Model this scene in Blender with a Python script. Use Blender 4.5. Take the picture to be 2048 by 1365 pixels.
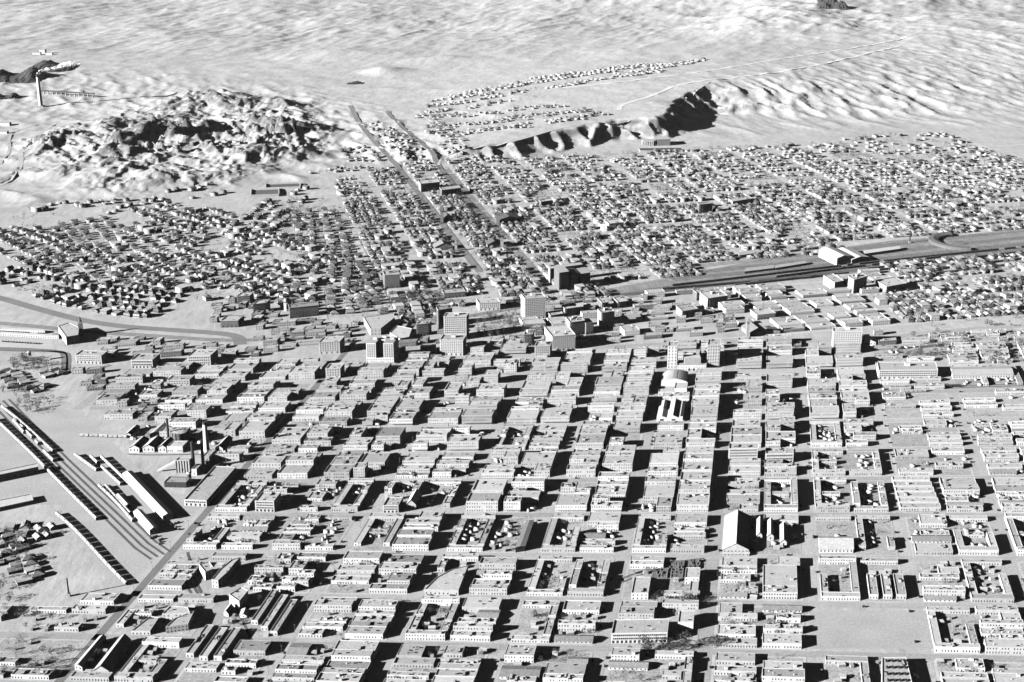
import bpy, math, random
import numpy as np
from mathutils import Vector

# ------------------------------------------------------------------ camera, sky, sun, exposure
SC = bpy.context.scene
for _o in list(bpy.data.objects):
    bpy.data.objects.remove(_o)
ALT = 715.0
FPX = 2750.0
PITCH = math.atan(967.0 / FPX)
CP, SP = math.cos(PITCH), math.sin(PITCH)
cam_d = bpy.data.cameras.new('camera')
cam_d.sensor_width = 36.0
cam_d.lens = 36.0 * FPX / 2048.0
cam_d.clip_start = 5.0
cam_d.clip_end = 150000.0
cam = bpy.data.objects.new('camera', cam_d)
SC.collection.objects.link(cam)
cam.location = (0, 0, ALT)
cam.rotation_euler = (math.pi / 2 - PITCH, 0, 0)
SC.camera = cam

SUN_AZ = math.radians(24.0)      # shadows fall to the right and this far away from the camera
SUN_EL = math.radians(18.5)
world = bpy.data.worlds.new('World')
SC.world = world
world.use_nodes = True
wn = world.node_tree
wn.nodes.clear()
sky = wn.nodes.new('ShaderNodeTexSky')
sky.sky_type = 'NISHITA'
sky.sun_disc = False
sky.sun_elevation = SUN_EL
sky.sun_rotation = math.radians(246.0)
sky.altitude = 2500
sky.dust_density = 0.1
sky.air_density = 0.12
sky.ozone_density = 0.5
s2g = wn.nodes.new('ShaderNodeSeparateColor')       # a black and white plate behind a red filter: only the sky's red light counts
bgn = wn.nodes.new('ShaderNodeBackground')
bgn.inputs['Strength'].default_value = 0.05
won = wn.nodes.new('ShaderNodeOutputWorld')
wn.links.new(sky.outputs[0], s2g.inputs[0])
wn.links.new(s2g.outputs[0], bgn.inputs[0])
wn.links.new(bgn.outputs[0], won.inputs[0])
sun_d = bpy.data.lights.new('sun', 'SUN')
sun_d.energy = 5.0
sun_d.angle = math.radians(0.5)
sun_d.color = (1.0, 1.0, 1.0)
sun = bpy.data.objects.new('sun', sun_d)
SC.collection.objects.link(sun)
sun.location = (-600, -300, 1500)
_d = Vector((math.cos(SUN_AZ) * math.cos(SUN_EL), math.sin(SUN_AZ) * math.cos(SUN_EL), -math.sin(SUN_EL)))
sun.rotation_euler = _d.to_track_quat('-Z', 'Y').to_euler()
SC.view_settings.view_transform = 'Standard'
SC.view_settings.look = 'None'
SC.view_settings.exposure = 2.08
SC.view_settings.gamma = 1.0
SC.view_settings.use_curve_mapping = False
SC.render.filter_size = 1.7
SC.cycles.max_bounces = 4
SC.cycles.diffuse_bounces = 0
SC.cycles.transparent_max_bounces = 12
SC.cycles.volume_bounces = 0

random.seed(7)
R = random.Random(11)

# ------------------------------------------------------------------ survey: photograph pixel (2048 wide) <-> ground metres
def G(px, py, z=0.0):
    a = (px - 1024.0) / FPX
    t = (py - 682.5) / FPX
    hz = ALT - z
    Y = hz * (CP - t * SP) / (t * CP + SP)
    zc = Y * CP + hz * SP
    return (a * zc, Y)

def proj(x, y, z=0.0):
    zc = y * CP + (ALT - z) * SP
    yc = (ALT - z) * CP - y * SP
    return (1024.0 + FPX * x / zc, 682.5 + FPX * yc / zc)

def htop(base, topy):
    x, Y = G(base[0], base[1])
    t = (topy - 682.5) / FPX
    return ALT - Y * (t * CP + SP) / (CP - t * SP)

def unit(v):
    l = math.hypot(v[0], v[1])
    return (v[0] / l, v[1] / l)

def hdir(px):
    # ground direction of streets that vanish at horizon pixel px
    return unit(((px - 1024.0) / math.hypot(FPX, 967.0), 1.0))
DA = hdir(1545.0)
DB = hdir(336.0)
CB = hdir(13600.0)

def inpoly(px, py, poly):
    c = False
    j = len(poly) - 1
    for i in range(len(poly)):
        xi, yi = poly[i]; xj, yj = poly[j]
        if (yi > py) != (yj > py) and px < (xj - xi) * (py - yi) / (yj - yi) + xi:
            c = not c
        j = i
    return c

# ------------------------------------------------------------------ numpy noise and terrain
def _hash(ix, iy, seed):
    h = (ix * 374761393 + iy * 668265263 + seed * 1274126177) & 0xffffffff
    h = ((h ^ (h >> 13)) * 1103515245) & 0xffffffff
    return (h ^ (h >> 16)) & 0xffff

def perlin(x, y, seed=0):
    ix = np.floor(x).astype(np.int64); iy = np.floor(y).astype(np.int64)
    fx = x - ix; fy = y - iy
    u = fx * fx * fx * (fx * (fx * 6 - 15) + 10)
    v = fy * fy * fy * (fy * (fy * 6 - 15) + 10)
    def g(dx, dy):
        a = _hash(ix + dx, iy + dy, seed) / 65536.0 * 2 * math.pi
        return np.cos(a) * (fx - dx) + np.sin(a) * (fy - dy)
    return ((g(0, 0) * (1 - u) + g(1, 0) * u) * (1 - v) + (g(0, 1) * (1 - u) + g(1, 1) * u) * v) * 1.5

def fbm(x, y, scale, octv, seed=0, gain=0.5):
    s = 0; a = 1.0; f = 1.0 / scale
    for k in range(octv):
        s = s + a * perlin(x * f, y * f, seed + k * 7)
        a *= gain; f *= 2.03
    return s

def ridged(x, y, scale, octv, seed=0, gain=0.5):
    s = 0; a = 1.0; f = 1.0 / scale; t = 0; w = 1.0
    for k in range(octv):
        n = 1 - np.abs(perlin(x * f, y * f, seed + k * 5)) * 1.6
        n = np.clip(n, 0, 1) ** 2
        s = s + a * n * w
        w = np.clip(n * 1.6, 0.15, 1)
        t += a; a *= gain; f *= 2.07
    return s / t

def sstep(t):
    t = np.clip(t, 0, 1)
    return t * t * (3 - 2 * t)

EDGE = [(-900, 150, 22, 900), (300, 150, 22, 800), (600, 185, 22, 600), (760, 235, 22, 420), (870, 285, 24, 260),
        (930, 297, 26, 90), (1030, 284, 30, 75), (1100, 265, 34, 70), (1150, 255, 38, 80), (1230, 240, 40, 85),
        (1300, 236, 44, 85), (1333, 229, 50, 62), (1345, 205, 50, 60), (1380, 186, 54, 70), (1420, 168, 62, 300),
        (1480, 160, 62, 620), (1560, 148, 62, 850), (1650, 130, 62, 950), (1720, 115, 62, 1050), (1800, 98, 62, 1200),
        (2400, 40, 62, 1300)]
EW = [G(e[0], e[1], e[2]) + (e[2], e[3]) for e in EDGE]
CITY_PX = [(-300, 480), (0, 437), (130, 425), (250, 420), (350, 387), (470, 372), (520, 398), (640, 382), (690, 352),
           (760, 335), (860, 322), (960, 314), (1100, 304), (1290, 305), (1400, 300), (1480, 292), (1600, 276), (1850, 262), (2600, 285),
           (3000, 1800), (-1200, 1800)]
CITY_W = [G(*p) for p in CITY_PX]

def seg_dist(x, y, p, q):
    dx, dy = q[0] - p[0], q[1] - p[1]
    L = dx * dx + dy * dy
    t = np.clip(((x - p[0]) * dx + (y - p[1]) * dy) / L, 0, 1)
    ex = x - (p[0] + t * dx); ey = y - (p[1] + t * dy)
    return np.hypot(ex, ey), t, (dx * ey - dy * ex)

def terrain(x, y):
    x = np.asarray(x, float); y = np.asarray(y, float)
    # city mask
    inside = np.zeros(x.shape, bool)
    dmin = np.full(x.shape, 1e9)
    n = len(CITY_W)
    for i in range(n):
        p = CITY_W[i]; q = CITY_W[(i + 1) % n]
        c = ((p[1] > y) != (q[1] > y))
        with np.errstate(divide='ignore', invalid='ignore'):
            xx = (q[0] - p[0]) * (y - p[1]) / (q[1] - p[1] + 1e-12) + p[0]
        inside ^= c & (x < xx)
        d, _, _ = seg_dist(x, y, p, q)
        dmin = np.minimum(dmin, d)
    out = np.where(inside, 0.0, sstep(dmin / 160.0))
    # mesa and its scarp
    best = np.full(x.shape, 1e9); h = np.zeros(x.shape); w = np.zeros(x.shape); ws = np.zeros(x.shape)
    for i in range(len(EW) - 1):
        p, q = EW[i], EW[i + 1]
        d, t, cr = seg_dist(x, y, p, q)
        best = np.minimum(best, d)
        k = math.hypot(q[0] - p[0], q[1] - p[1]) ** 0.5 / (d + 22.0) ** 3
        h = h + k * (p[2] + (q[2] - p[2]) * t)
        w = w + k * (p[3] + (q[3] - p[3]) * t)
        ws = ws + k
    h = h / ws; w = w / ws
    plat = np.zeros(x.shape, bool)
    PP = [(e[0], e[1]) for e in EW] + [(40000, 60000), (-40000, 60000)]
    for i in range(len(PP)):
        p = PP[i]; q = PP[(i + 1) % len(PP)]
        c = ((p[1] > y) != (q[1] > y))
        xx = (q[0] - p[0]) * (y - p[1]) / (q[1] - p[1] + 1e-12) + p[0]
        plat ^= c & (x < xx)
    sd = np.where(plat, best, -best)
    gul = ridged(x * 1.0 + 0.3 * y, y * 0.55, 75, 4, 31) - 0.45
    gul2 = ridged(0.93 * x + 0.36 * y + 20 * perlin(x / 90, y / 90, 2), (0.36 * x - 0.93 * y) * 0.3, 120, 6, 77, 0.6) - 0.45
    band = sstep((sd + w * 1.3) / (w * 0.5)) * sstep((w * 0.35 - sd) / (w * 0.5))
    sd2 = sd + band * (gul * np.minimum(w, 160) * 0.55 + gul2 * np.clip(w - 150, 0, 600) * 0.12)
    s = np.clip((sd2 + w) / w, 0, 1)
    prof = np.where(w < 200, s ** 1.3, sstep(s) * 0.55 + 0.45 * s ** 1.6)
    z = h * prof
    z = z + out * band * np.where(w > 200, 1, 0.25) * (ridged(0.93 * x + 0.36 * y, (0.36 * x - 0.93 * y) * 0.35, 85, 5, 12, 0.6) - 0.4) * 7
    # rocky hills at the left
    ex = (x + 890) / 400.0; ey = (y - 3680) / 700.0
    rr = np.sqrt(ex * ex + ey * ey) + 0.20 * fbm(x, y, 420, 3, 5)
    env = sstep((1.12 - rr) / 0.62)
    wx = x + 34 * perlin(x / 120, y / 120, 3) + 12 * perlin(x / 40, y / 40, 4); wy = y + 34 * perlin(x / 120, y / 120, 9)
    rid = ridged(wx, wy * 0.8, 250, 7, 21, 0.62)
    crag = ridged(wx + 0.3 * wy, wy * 0.6, 58, 5, 33, 0.7)
    body = np.clip(0.55 + 0.7 * fbm(x, y, 380, 2, 19), 0, 1.2)
    crag2 = ridged(wx - 0.3 * wy, wy * 0.6, 27, 3, 36, 0.6)
    hz_ = 8 + 64 * body * np.clip(rid - 0.1, 0, 1) + 21 * crag * body + 9 * crag2 * body
    z = z + env * hz_
    terrain.rock = env * np.clip((crag * 0.8 + crag2 * 0.5 + rid * 0.7 - 0.55) * 2.2, 0, 1)
    # rough low ground around
    rough = np.exp(-((y - 3300) / 900) ** 2) * np.exp(-((x + 900) / 900) ** 2)
    z = z + out * rough * (ridged(x, y, 190, 5, 41) - 0.35) * 13
    # far desert
    far = sstep((y - 4300) / 1800.0)
    ts = 0.89 * x - 0.45 * y + 60 * perlin(x / 400, y / 900, 6); ss = 0.45 * x + 0.89 * y
    z = z + out * far * (fbm(x, y * 0.5, 520, 4, 51, 0.5) * 12 + (ridged(ts, ss * 0.28, 210, 6, 61, 0.66) - 0.4) * 12)
    slope_r = sstep((x - 250) / 500.0) * sstep((4700 - y) / 400.0) * sstep((y - 3300) / 300.0)
    z = z + out * slope_r * (ridged(0.93 * x + 0.36 * y, (0.36 * x - 0.93 * y) * 0.3, 130, 5, 17, 0.6) - 0.4) * 6
    z = z + out * (fbm(x, y, 90, 3, 14) * 1.2 + far * (ridged(ts, ss * 0.35, 60, 4, 66, 0.6) - 0.4) * 4.5)
    # foot of the mountains at the upper right
    for cx, cy, rx, ry, hh in ((1090, 5750, 330, 420, 62), (1500, 7000, 700, 700, 120), (700, 6900, 500, 300, 40), (1900, 5600, 500, 500, 30), (-600, 5150, 160, 120, 26), (-430, 4720, 70, 60, 26), (-250, 4950, 130, 70, 16)):
        e = np.exp(-(((x - cx) / rx) ** 2 + ((y - cy) / ry) ** 2))
        z = z + e * hh * (0.75 + 0.5 * (ridged(x, y, 380, 4, 91) - 0.4))
    z = z * np.where(inside, sstep(1 - np.clip(140 - dmin, 0, 140) * 0 - (dmin / 140.0)), 1.0)
    z = z + np.clip(y - 9000, 0, 60000) * 0.004
    return z

def TZ(x, y):
    return float(terrain(np.array([x]), np.array([y]))[0])

def GT(px, py):
    zs = np.linspace(170, -12, 365)
    a_ = (px - 1024.0) / FPX; t = (py - 682.5) / FPX
    hz = ALT - zs
    Y = hz * (CP - t * SP) / (t * CP + SP)
    X = a_ * (Y * CP + hz * SP)
    tz = terrain(X, Y)
    i = int(np.argmax(tz >= zs))
    return (float(X[i]), float(Y[i]), float(tz[i]))
# ------------------------------------------------------------------ materials (all grey: the photograph is black and white)
MATS = {}
def mat(name, val, var=0.12, scale=0.08, fine=0.06, rough=0.9, bump=0.0, fscale=0.6, spec=0.2, tone=0.26):
    if name in MATS:
        return MATS[name]
    m = bpy.data.materials.new(name)
    m.use_nodes = True
    nt = m.node_tree
    nt.nodes.clear()
    out = nt.nodes.new('ShaderNodeOutputMaterial')
    b = nt.nodes.new('ShaderNodeBsdfPrincipled')
    b.inputs['Roughness'].default_value = rough
    b.inputs['Specular IOR Level'].default_value = spec
    geo = nt.nodes.new('ShaderNodeNewGeometry')
    oi = nt.nodes.new('ShaderNodeObjectInfo')
    n1 = nt.nodes.new('ShaderNodeTexNoise'); n1.inputs['Scale'].default_value = scale; n1.inputs['Detail'].default_value = 4
    n2 = nt.nodes.new('ShaderNodeTexNoise'); n2.inputs['Scale'].default_value = fscale; n2.inputs['Detail'].default_value = 2
    nt.links.new(geo.outputs['Position'], n1.inputs['Vector'])
    nt.links.new(geo.outputs['Position'], n2.inputs['Vector'])
    def mth(op, a, bb, c=None):
        q = nt.nodes.new('ShaderNodeMath'); q.operation = op
        for i, v in enumerate((a, bb, c)):
            if v is None: continue
            if isinstance(v, (int, float)): q.inputs[i].default_value = v
            else: nt.links.new(v, q.inputs[i])
        return q.outputs[0]
    f1 = mth('MULTIPLY_ADD', n1.outputs['Fac'], 2 * var, 1 - var)
    f2 = mth('MULTIPLY_ADD', n2.outputs['Fac'], 8 * fine, 1 - 4 * fine)
    n3 = nt.nodes.new('ShaderNodeTexNoise'); n3.inputs['Scale'].default_value = 0.32; n3.inputs['Detail'].default_value = 3; n3.inputs['Roughness'].default_value = 0.7
    nt.links.new(geo.outputs['Position'], n3.inputs['Vector'])
    f3 = mth('MULTIPLY', mth('MULTIPLY_ADD', oi.outputs['Random'], tone, 1 - tone / 2), mth('MULTIPLY_ADD', n3.outputs['Fac'], 3 * var, 1 - 1.5 * var))
    v = mth('MULTIPLY', f1, f2)
    v = mth('MULTIPLY', v, f3)
    v = mth("MULTIPLY", v, val * 0.68)
    comb = nt.nodes.new('ShaderNodeCombineColor')
    for k in range(3): nt.links.new(v, comb.inputs[k])
    nt.links.new(comb.outputs[0], b.inputs['Base Color'])
    if bump:
        bp = nt.nodes.new('ShaderNodeBump'); bp.inputs['Strength'].default_value = bump; bp.inputs['Distance'].default_value = 0.6
        nt.links.new(n2.outputs['Fac'], bp.inputs['Height'])
        nt.links.new(bp.outputs[0], b.inputs['Normal'])
    nt.links.new(b.outputs[0], out.inputs[0])
    MATS[name] = m
    return m

M = {
 'roof_pale': mat('roof_pale_gravel', 0.42, 0.18, 0.12, 0.10),
 'roof_mid': mat('roof_grey_felt', 0.34, 0.20, 0.12, 0.10),
 'roof_dark': mat('roof_dark_tar', 0.24, 0.25, 0.15, 0.10),
 'shingle': mat('shingle_grey', 0.22, 0.2, 0.3, 0.12),
 'shingle_dark': mat('shingle_dark', 0.10, 0.2, 0.3, 0.12),
 'shingle_pale': mat('shingle_pale', 0.36, 0.2, 0.3, 0.12),
 'tin': mat('roof_tin', 0.48, 0.15, 0.2, 0.06, 0.55),
 'wall_white': mat('wall_white_plaster', 0.60, 0.12, 0.15, 0.06),
 'wall_pale': mat('wall_pale_plaster', 0.48, 0.14, 0.15, 0.06),
 'wall_adobe': mat('wall_adobe', 0.38, 0.16, 0.15, 0.08),
 'wall_brick': mat('wall_brick_grey', 0.27, 0.12, 0.15, 0.08),
 'wall_dark': mat('wall_dark_brick', 0.13, 0.15, 0.15, 0.08),
 'glass': mat('window_dark_glass', 0.03, 0.1, 0.2, 0.02, 0.25, spec=0.5),
 'trim': mat('trim_pale', 0.55, 0.08, 0.2, 0.04),
 'timber': mat('timber_grey', 0.2, 0.2, 0.4, 0.12),
 'iron': mat('iron_black', 0.04, 0.15, 0.4, 0.05, 0.5),
 'leaf': mat('foliage_winter', 0.06, 0.35, 0.3, 0.2),
 'house_a': mat('house_wall_grey', 0.30, 0.15, 0.2, 0.06, tone=0.6),
 'house_b': mat('house_wall_brick', 0.17, 0.15, 0.2, 0.06, tone=0.6),
 'house_c': mat('house_wall_light', 0.42, 0.15, 0.2, 0.06, tone=0.5),
 'twig': mat('twigs_bare', 0.12, 0.3, 0.3, 0.2),
 'bark': mat('bark', 0.12, 0.2, 0.6, 0.1),
 'road': mat('road_dirt', 0.37, 0.26, 0.04, 0.08, fscale=0.5),
 'asphalt': mat('road_asphalt', 0.19, 0.2, 0.03, 0.08, fscale=0.5),
 'pave': mat('pavement_pale', 0.43, 0.2, 0.03, 0.08, fscale=0.5),
 'yard': mat('yard_dirt', 0.35, 0.4, 0.09, 0.16, fscale=0.45),
 'ballast': mat('ballast', 0.14, 0.25, 0.06, 0.12, fscale=0.6),
 'paint_black': mat('car_paint_black', 0.03, 0.1, 0.5, 0.03, 0.4, spec=0.5),
 'slag': mat('slag_black', 0.05, 0.4, 0.02, 0.15, fscale=0.2),
}

# ------------------------------------------------------------------ mesh builder
COL = SC.collection
class MB:
    __slots__ = ('v', 'f', 'm', 'ms')
    def __init__(s):
        s.v = []; s.f = []; s.m = []; s.ms = []
    def mi(s, m):
        if m not in s.ms: s.ms.append(m)
        return s.ms.index(m)
    def poly(s, pts, m):
        n = len(s.v); s.v.extend(pts); s.f.append(tuple(range(n, n + len(pts)))); s.m.append(s.mi(m))
    def prism(s, pts, z0, z1, m, top=True, topm=None):
        n = len(pts)
        k = len(s.v)
        s.v.extend([(p[0], p[1], z0) for p in pts]); s.v.extend([(p[0], p[1], z1) for p in pts])
        mi = s.mi(m)
        for i in range(n):
            j = (i + 1) % n
            s.f.append((k + i, k + j, k + n + j, k + n + i)); s.m.append(mi)
        if top:
            s.f.append(tuple(range(k + n, k + 2 * n))); s.m.append(s.mi(topm or m))
    def box(s, c, u, sx, sy, z0, z1, m, topm=None):
        # centre c, unit along u (x side), sx along u, sy across
        w = (-u[1], u[0]); a, b = sx / 2, sy / 2
        pts = [(c[0] + i * a * u[0] + j * b * w[0], c[1] + i * a * u[1] + j * b * w[1]) for i, j in ((-1, -1), (1, -1), (1, 1), (-1, 1))]
        s.prism(pts, z0, z1, m, True, topm)
    def cyl(s, c, r0, r1, z0, z1, m, n=12, cap=True):
        k = len(s.v); mi = s.mi(m)
        for r, z in ((r0, z0), (r1, z1)):
            for i in range(n):
                a = 2 * math.pi * i / n
                s.v.append((c[0] + r * math.cos(a), c[1] + r * math.sin(a), z))
        for i in range(n):
            j = (i + 1) % n
            s.f.append((k + i, k + j, k + n + j, k + n + i)); s.m.append(mi)
        if cap:
            s.f.append(tuple(range(k + n, k + 2 * n))); s.m.append(mi)
    def mesh(s, name):
        me = bpy.data.meshes.new(name)
        me.from_pydata(s.v, [], s.f)
        for m in s.ms: me.materials.append(m)
        if len(s.ms) > 1: me.polygons.foreach_set('material_index', s.m)
        return me
    def obj(s, name, parent=None, stuff=False, label=None):
        o = bpy.data.objects.new(name, s.mesh(name))
        COL.objects.link(o)
        if parent is not None: o.parent = parent
        if stuff: o['kind'] = 'stuff'
        if label: o['label'] = label
        return o

def tag(o, label, cat=None, group=None, kind=None):
    if label: o['label'] = label
    if cat: o['category'] = cat
    if group: o['group'] = group
    if kind: o['kind'] = kind
    return o

def thing(name, loc, label, cat, group=None, rz=0.0):
    o = bpy.data.objects.new(name, None)
    o.empty_display_size = 2
    COL.objects.link(o)
    o.location = loc
    o.rotation_euler = (0, 0, rz)
    return tag(o, label, cat, group)

OCC = {}      # footprints already taken, hashed in 60 m cells
_n = [0]
def occupy(poly, grow=1.0):
    cx = sum(p[0] for p in poly) / len(poly); cy = sum(p[1] for p in poly) / len(poly)
    pl = [(cx + (p[0] - cx) * grow, cy + (p[1] - cy) * grow) for p in poly]
    r = max(math.hypot(p[0] - cx, p[1] - cy) for p in pl)
    _n[0] += 1
    ent = (cx, cy, r, pl, _n[0])
    for i in range(int((cx - r) // 60), int((cx + r) // 60) + 1):
        for j in range(int((cy - r) // 60), int((cy + r) // 60) + 1):
            OCC.setdefault((i, j), []).append(ent)

def free(poly):
    cx = sum(p[0] for p in poly) / len(poly); cy = sum(p[1] for p in poly) / len(poly)
    r = max(math.hypot(p[0] - cx, p[1] - cy) for p in poly)
    seen = set()
    for i in range(int((cx - r) // 60), int((cx + r) // 60) + 1):
        for j in range(int((cy - r) // 60), int((cy + r) // 60) + 1):
            for o in OCC.get((i, j), ()):
                if o[4] in seen: continue
                seen.add(o[4])
                if (o[0] - cx) ** 2 + (o[1] - cy) ** 2 > (o[2] + r) ** 2: continue
                if inpoly(cx, cy, o[3]): return False
                n = len(poly)
                for k in range(n):
                    p, q = poly[k], poly[(k + 1) % n]
                    for t in (0.0, 0.33, 0.66):
                        a = p[0] + (q[0] - p[0]) * t; b = p[1] + (q[1] - p[1]) * t
                        a = cx + (a - cx) * 0.93; b = cy + (b - cy) * 0.93
                        if inpoly(a, b, o[3]): return False
                for c in o[3]:
                    if inpoly(c[0], c[1], poly): return False
    return True

def inset(pts, t):
    # polygon (ccw) moved inward by t
    n = len(pts); res = []
    for i in range(n):
        p0, p1, p2 = pts[i - 1], pts[i], pts[(i + 1) % n]
        a = unit((p1[0] - p0[0], p1[1] - p0[1])); b = unit((p2[0] - p1[0], p2[1] - p1[1]))
        n1 = (-a[1], a[0]); n2 = (-b[1], b[0])
        k = 1 + n1[0] * n2[0] + n1[1] * n2[1]
        k = max(k, 0.3)
        res.append((p1[0] + (n1[0] + n2[0]) / k * t, p1[1] + (n1[1] + n2[1]) / k * t))
    return res

def ccw(pts):
    a = sum(pts[i][0] * pts[(i + 1) % len(pts)][1] - pts[(i + 1) % len(pts)][0] * pts[i][1] for i in range(len(pts)))
    return list(pts) if a > 0 else list(reversed(pts))

def win_row(mb, p, q, z0, wh, n, ww, glass, sill=True, skip=0.0, rr=R):
    # n windows on wall p->q (ccw wall: outward is to the right of p->q)
    L = math.hypot(q[0] - p[0], q[1] - p[1])
    if L < 2 or n < 1: return
    u = ((q[0] - p[0]) / L, (q[1] - p[1]) / L); o = (u[1], -u[0])
    for i in range(n):
        if skip and rr.random() < skip: continue
        t = (i + 0.5) * L / n
        c = (p[0] + u[0] * t + o[0] * 0.03, p[1] + u[1] * t + o[1] * 0.03)
        k = len(mb.v)
        a = ww / 2
        d = 0.04
        A = (c[0] - u[0] * a, c[1] - u[1] * a); B = (c[0] + u[0] * a, c[1] + u[1] * a)
        mb.prism([(A[0] - o[0] * .03, A[1] - o[1] * .03), (A[0] + o[0] * d, A[1] + o[1] * d), (B[0] + o[0] * d, B[1] + o[1] * d), (B[0] - o[0] * .03, B[1] - o[1] * .03)], z0, z0 + wh, glass)
        if sill:
            mb.box((c[0] + o[0] * 0.08, c[1] + o[1] * 0.08), u, ww + 0.3, 0.24, z0 - 0.2, z0, M['trim'])

WINMESH = {}
def window_mesh(w, h, framem, lod=0):
    key = (round(w, 1), round(h, 1), framem.name)
    if key in WINMESH: return WINMESH[key]
    mb = MB()
    mb.prism([(-w / 2, 0.0), (-w / 2, -0.05), (w / 2, -0.05), (w / 2, 0.0)], 0, h, M['glass'])
    f = 0.14
    for x0, x1, z0, z1 in ((-w / 2 - f, -w / 2, 0, h), (w / 2, w / 2 + f, 0, h), (-w / 2 - f, w / 2 + f, h, h + f), (-w / 2 - 0.2, w / 2 + 0.2, -0.2, 0)):
        mb.prism([(x0, 0.0), (x0, -0.2), (x1, -0.2), (x1, 0.0)], z0, z1, framem)
    WINMESH[key] = mb.mesh('window')
    return WINMESH[key]

def windows_single(root, p, q, rows, cols, z0, dz, w, h, framem, skip=None, ends=0.0):
    # every window a part of its own; p, q in the thing's local metres
    L = math.hypot(q[0] - p[0], q[1] - p[1])
    u = ((q[0] - p[0]) / L, (q[1] - p[1]) / L); o = (u[1], -u[0])
    ang = math.atan2(u[1], u[0])
    me = window_mesh(w, h, framem)
    for r in range(rows):
        for c in range(cols):
            if skip and skip(r, c): continue
            t = ends + (c + 0.5) * (L - 2 * ends) / cols
            ob = bpy.data.objects.new('window', me)
            COL.objects.link(ob)
            ob.parent = root
            ob.location = (p[0] + u[0] * t + o[0] * 0.02, p[1] + u[1] * t + o[1] * 0.02, z0 + r * dz)
            ob.rotation_euler = (0, 0, ang)

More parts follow.
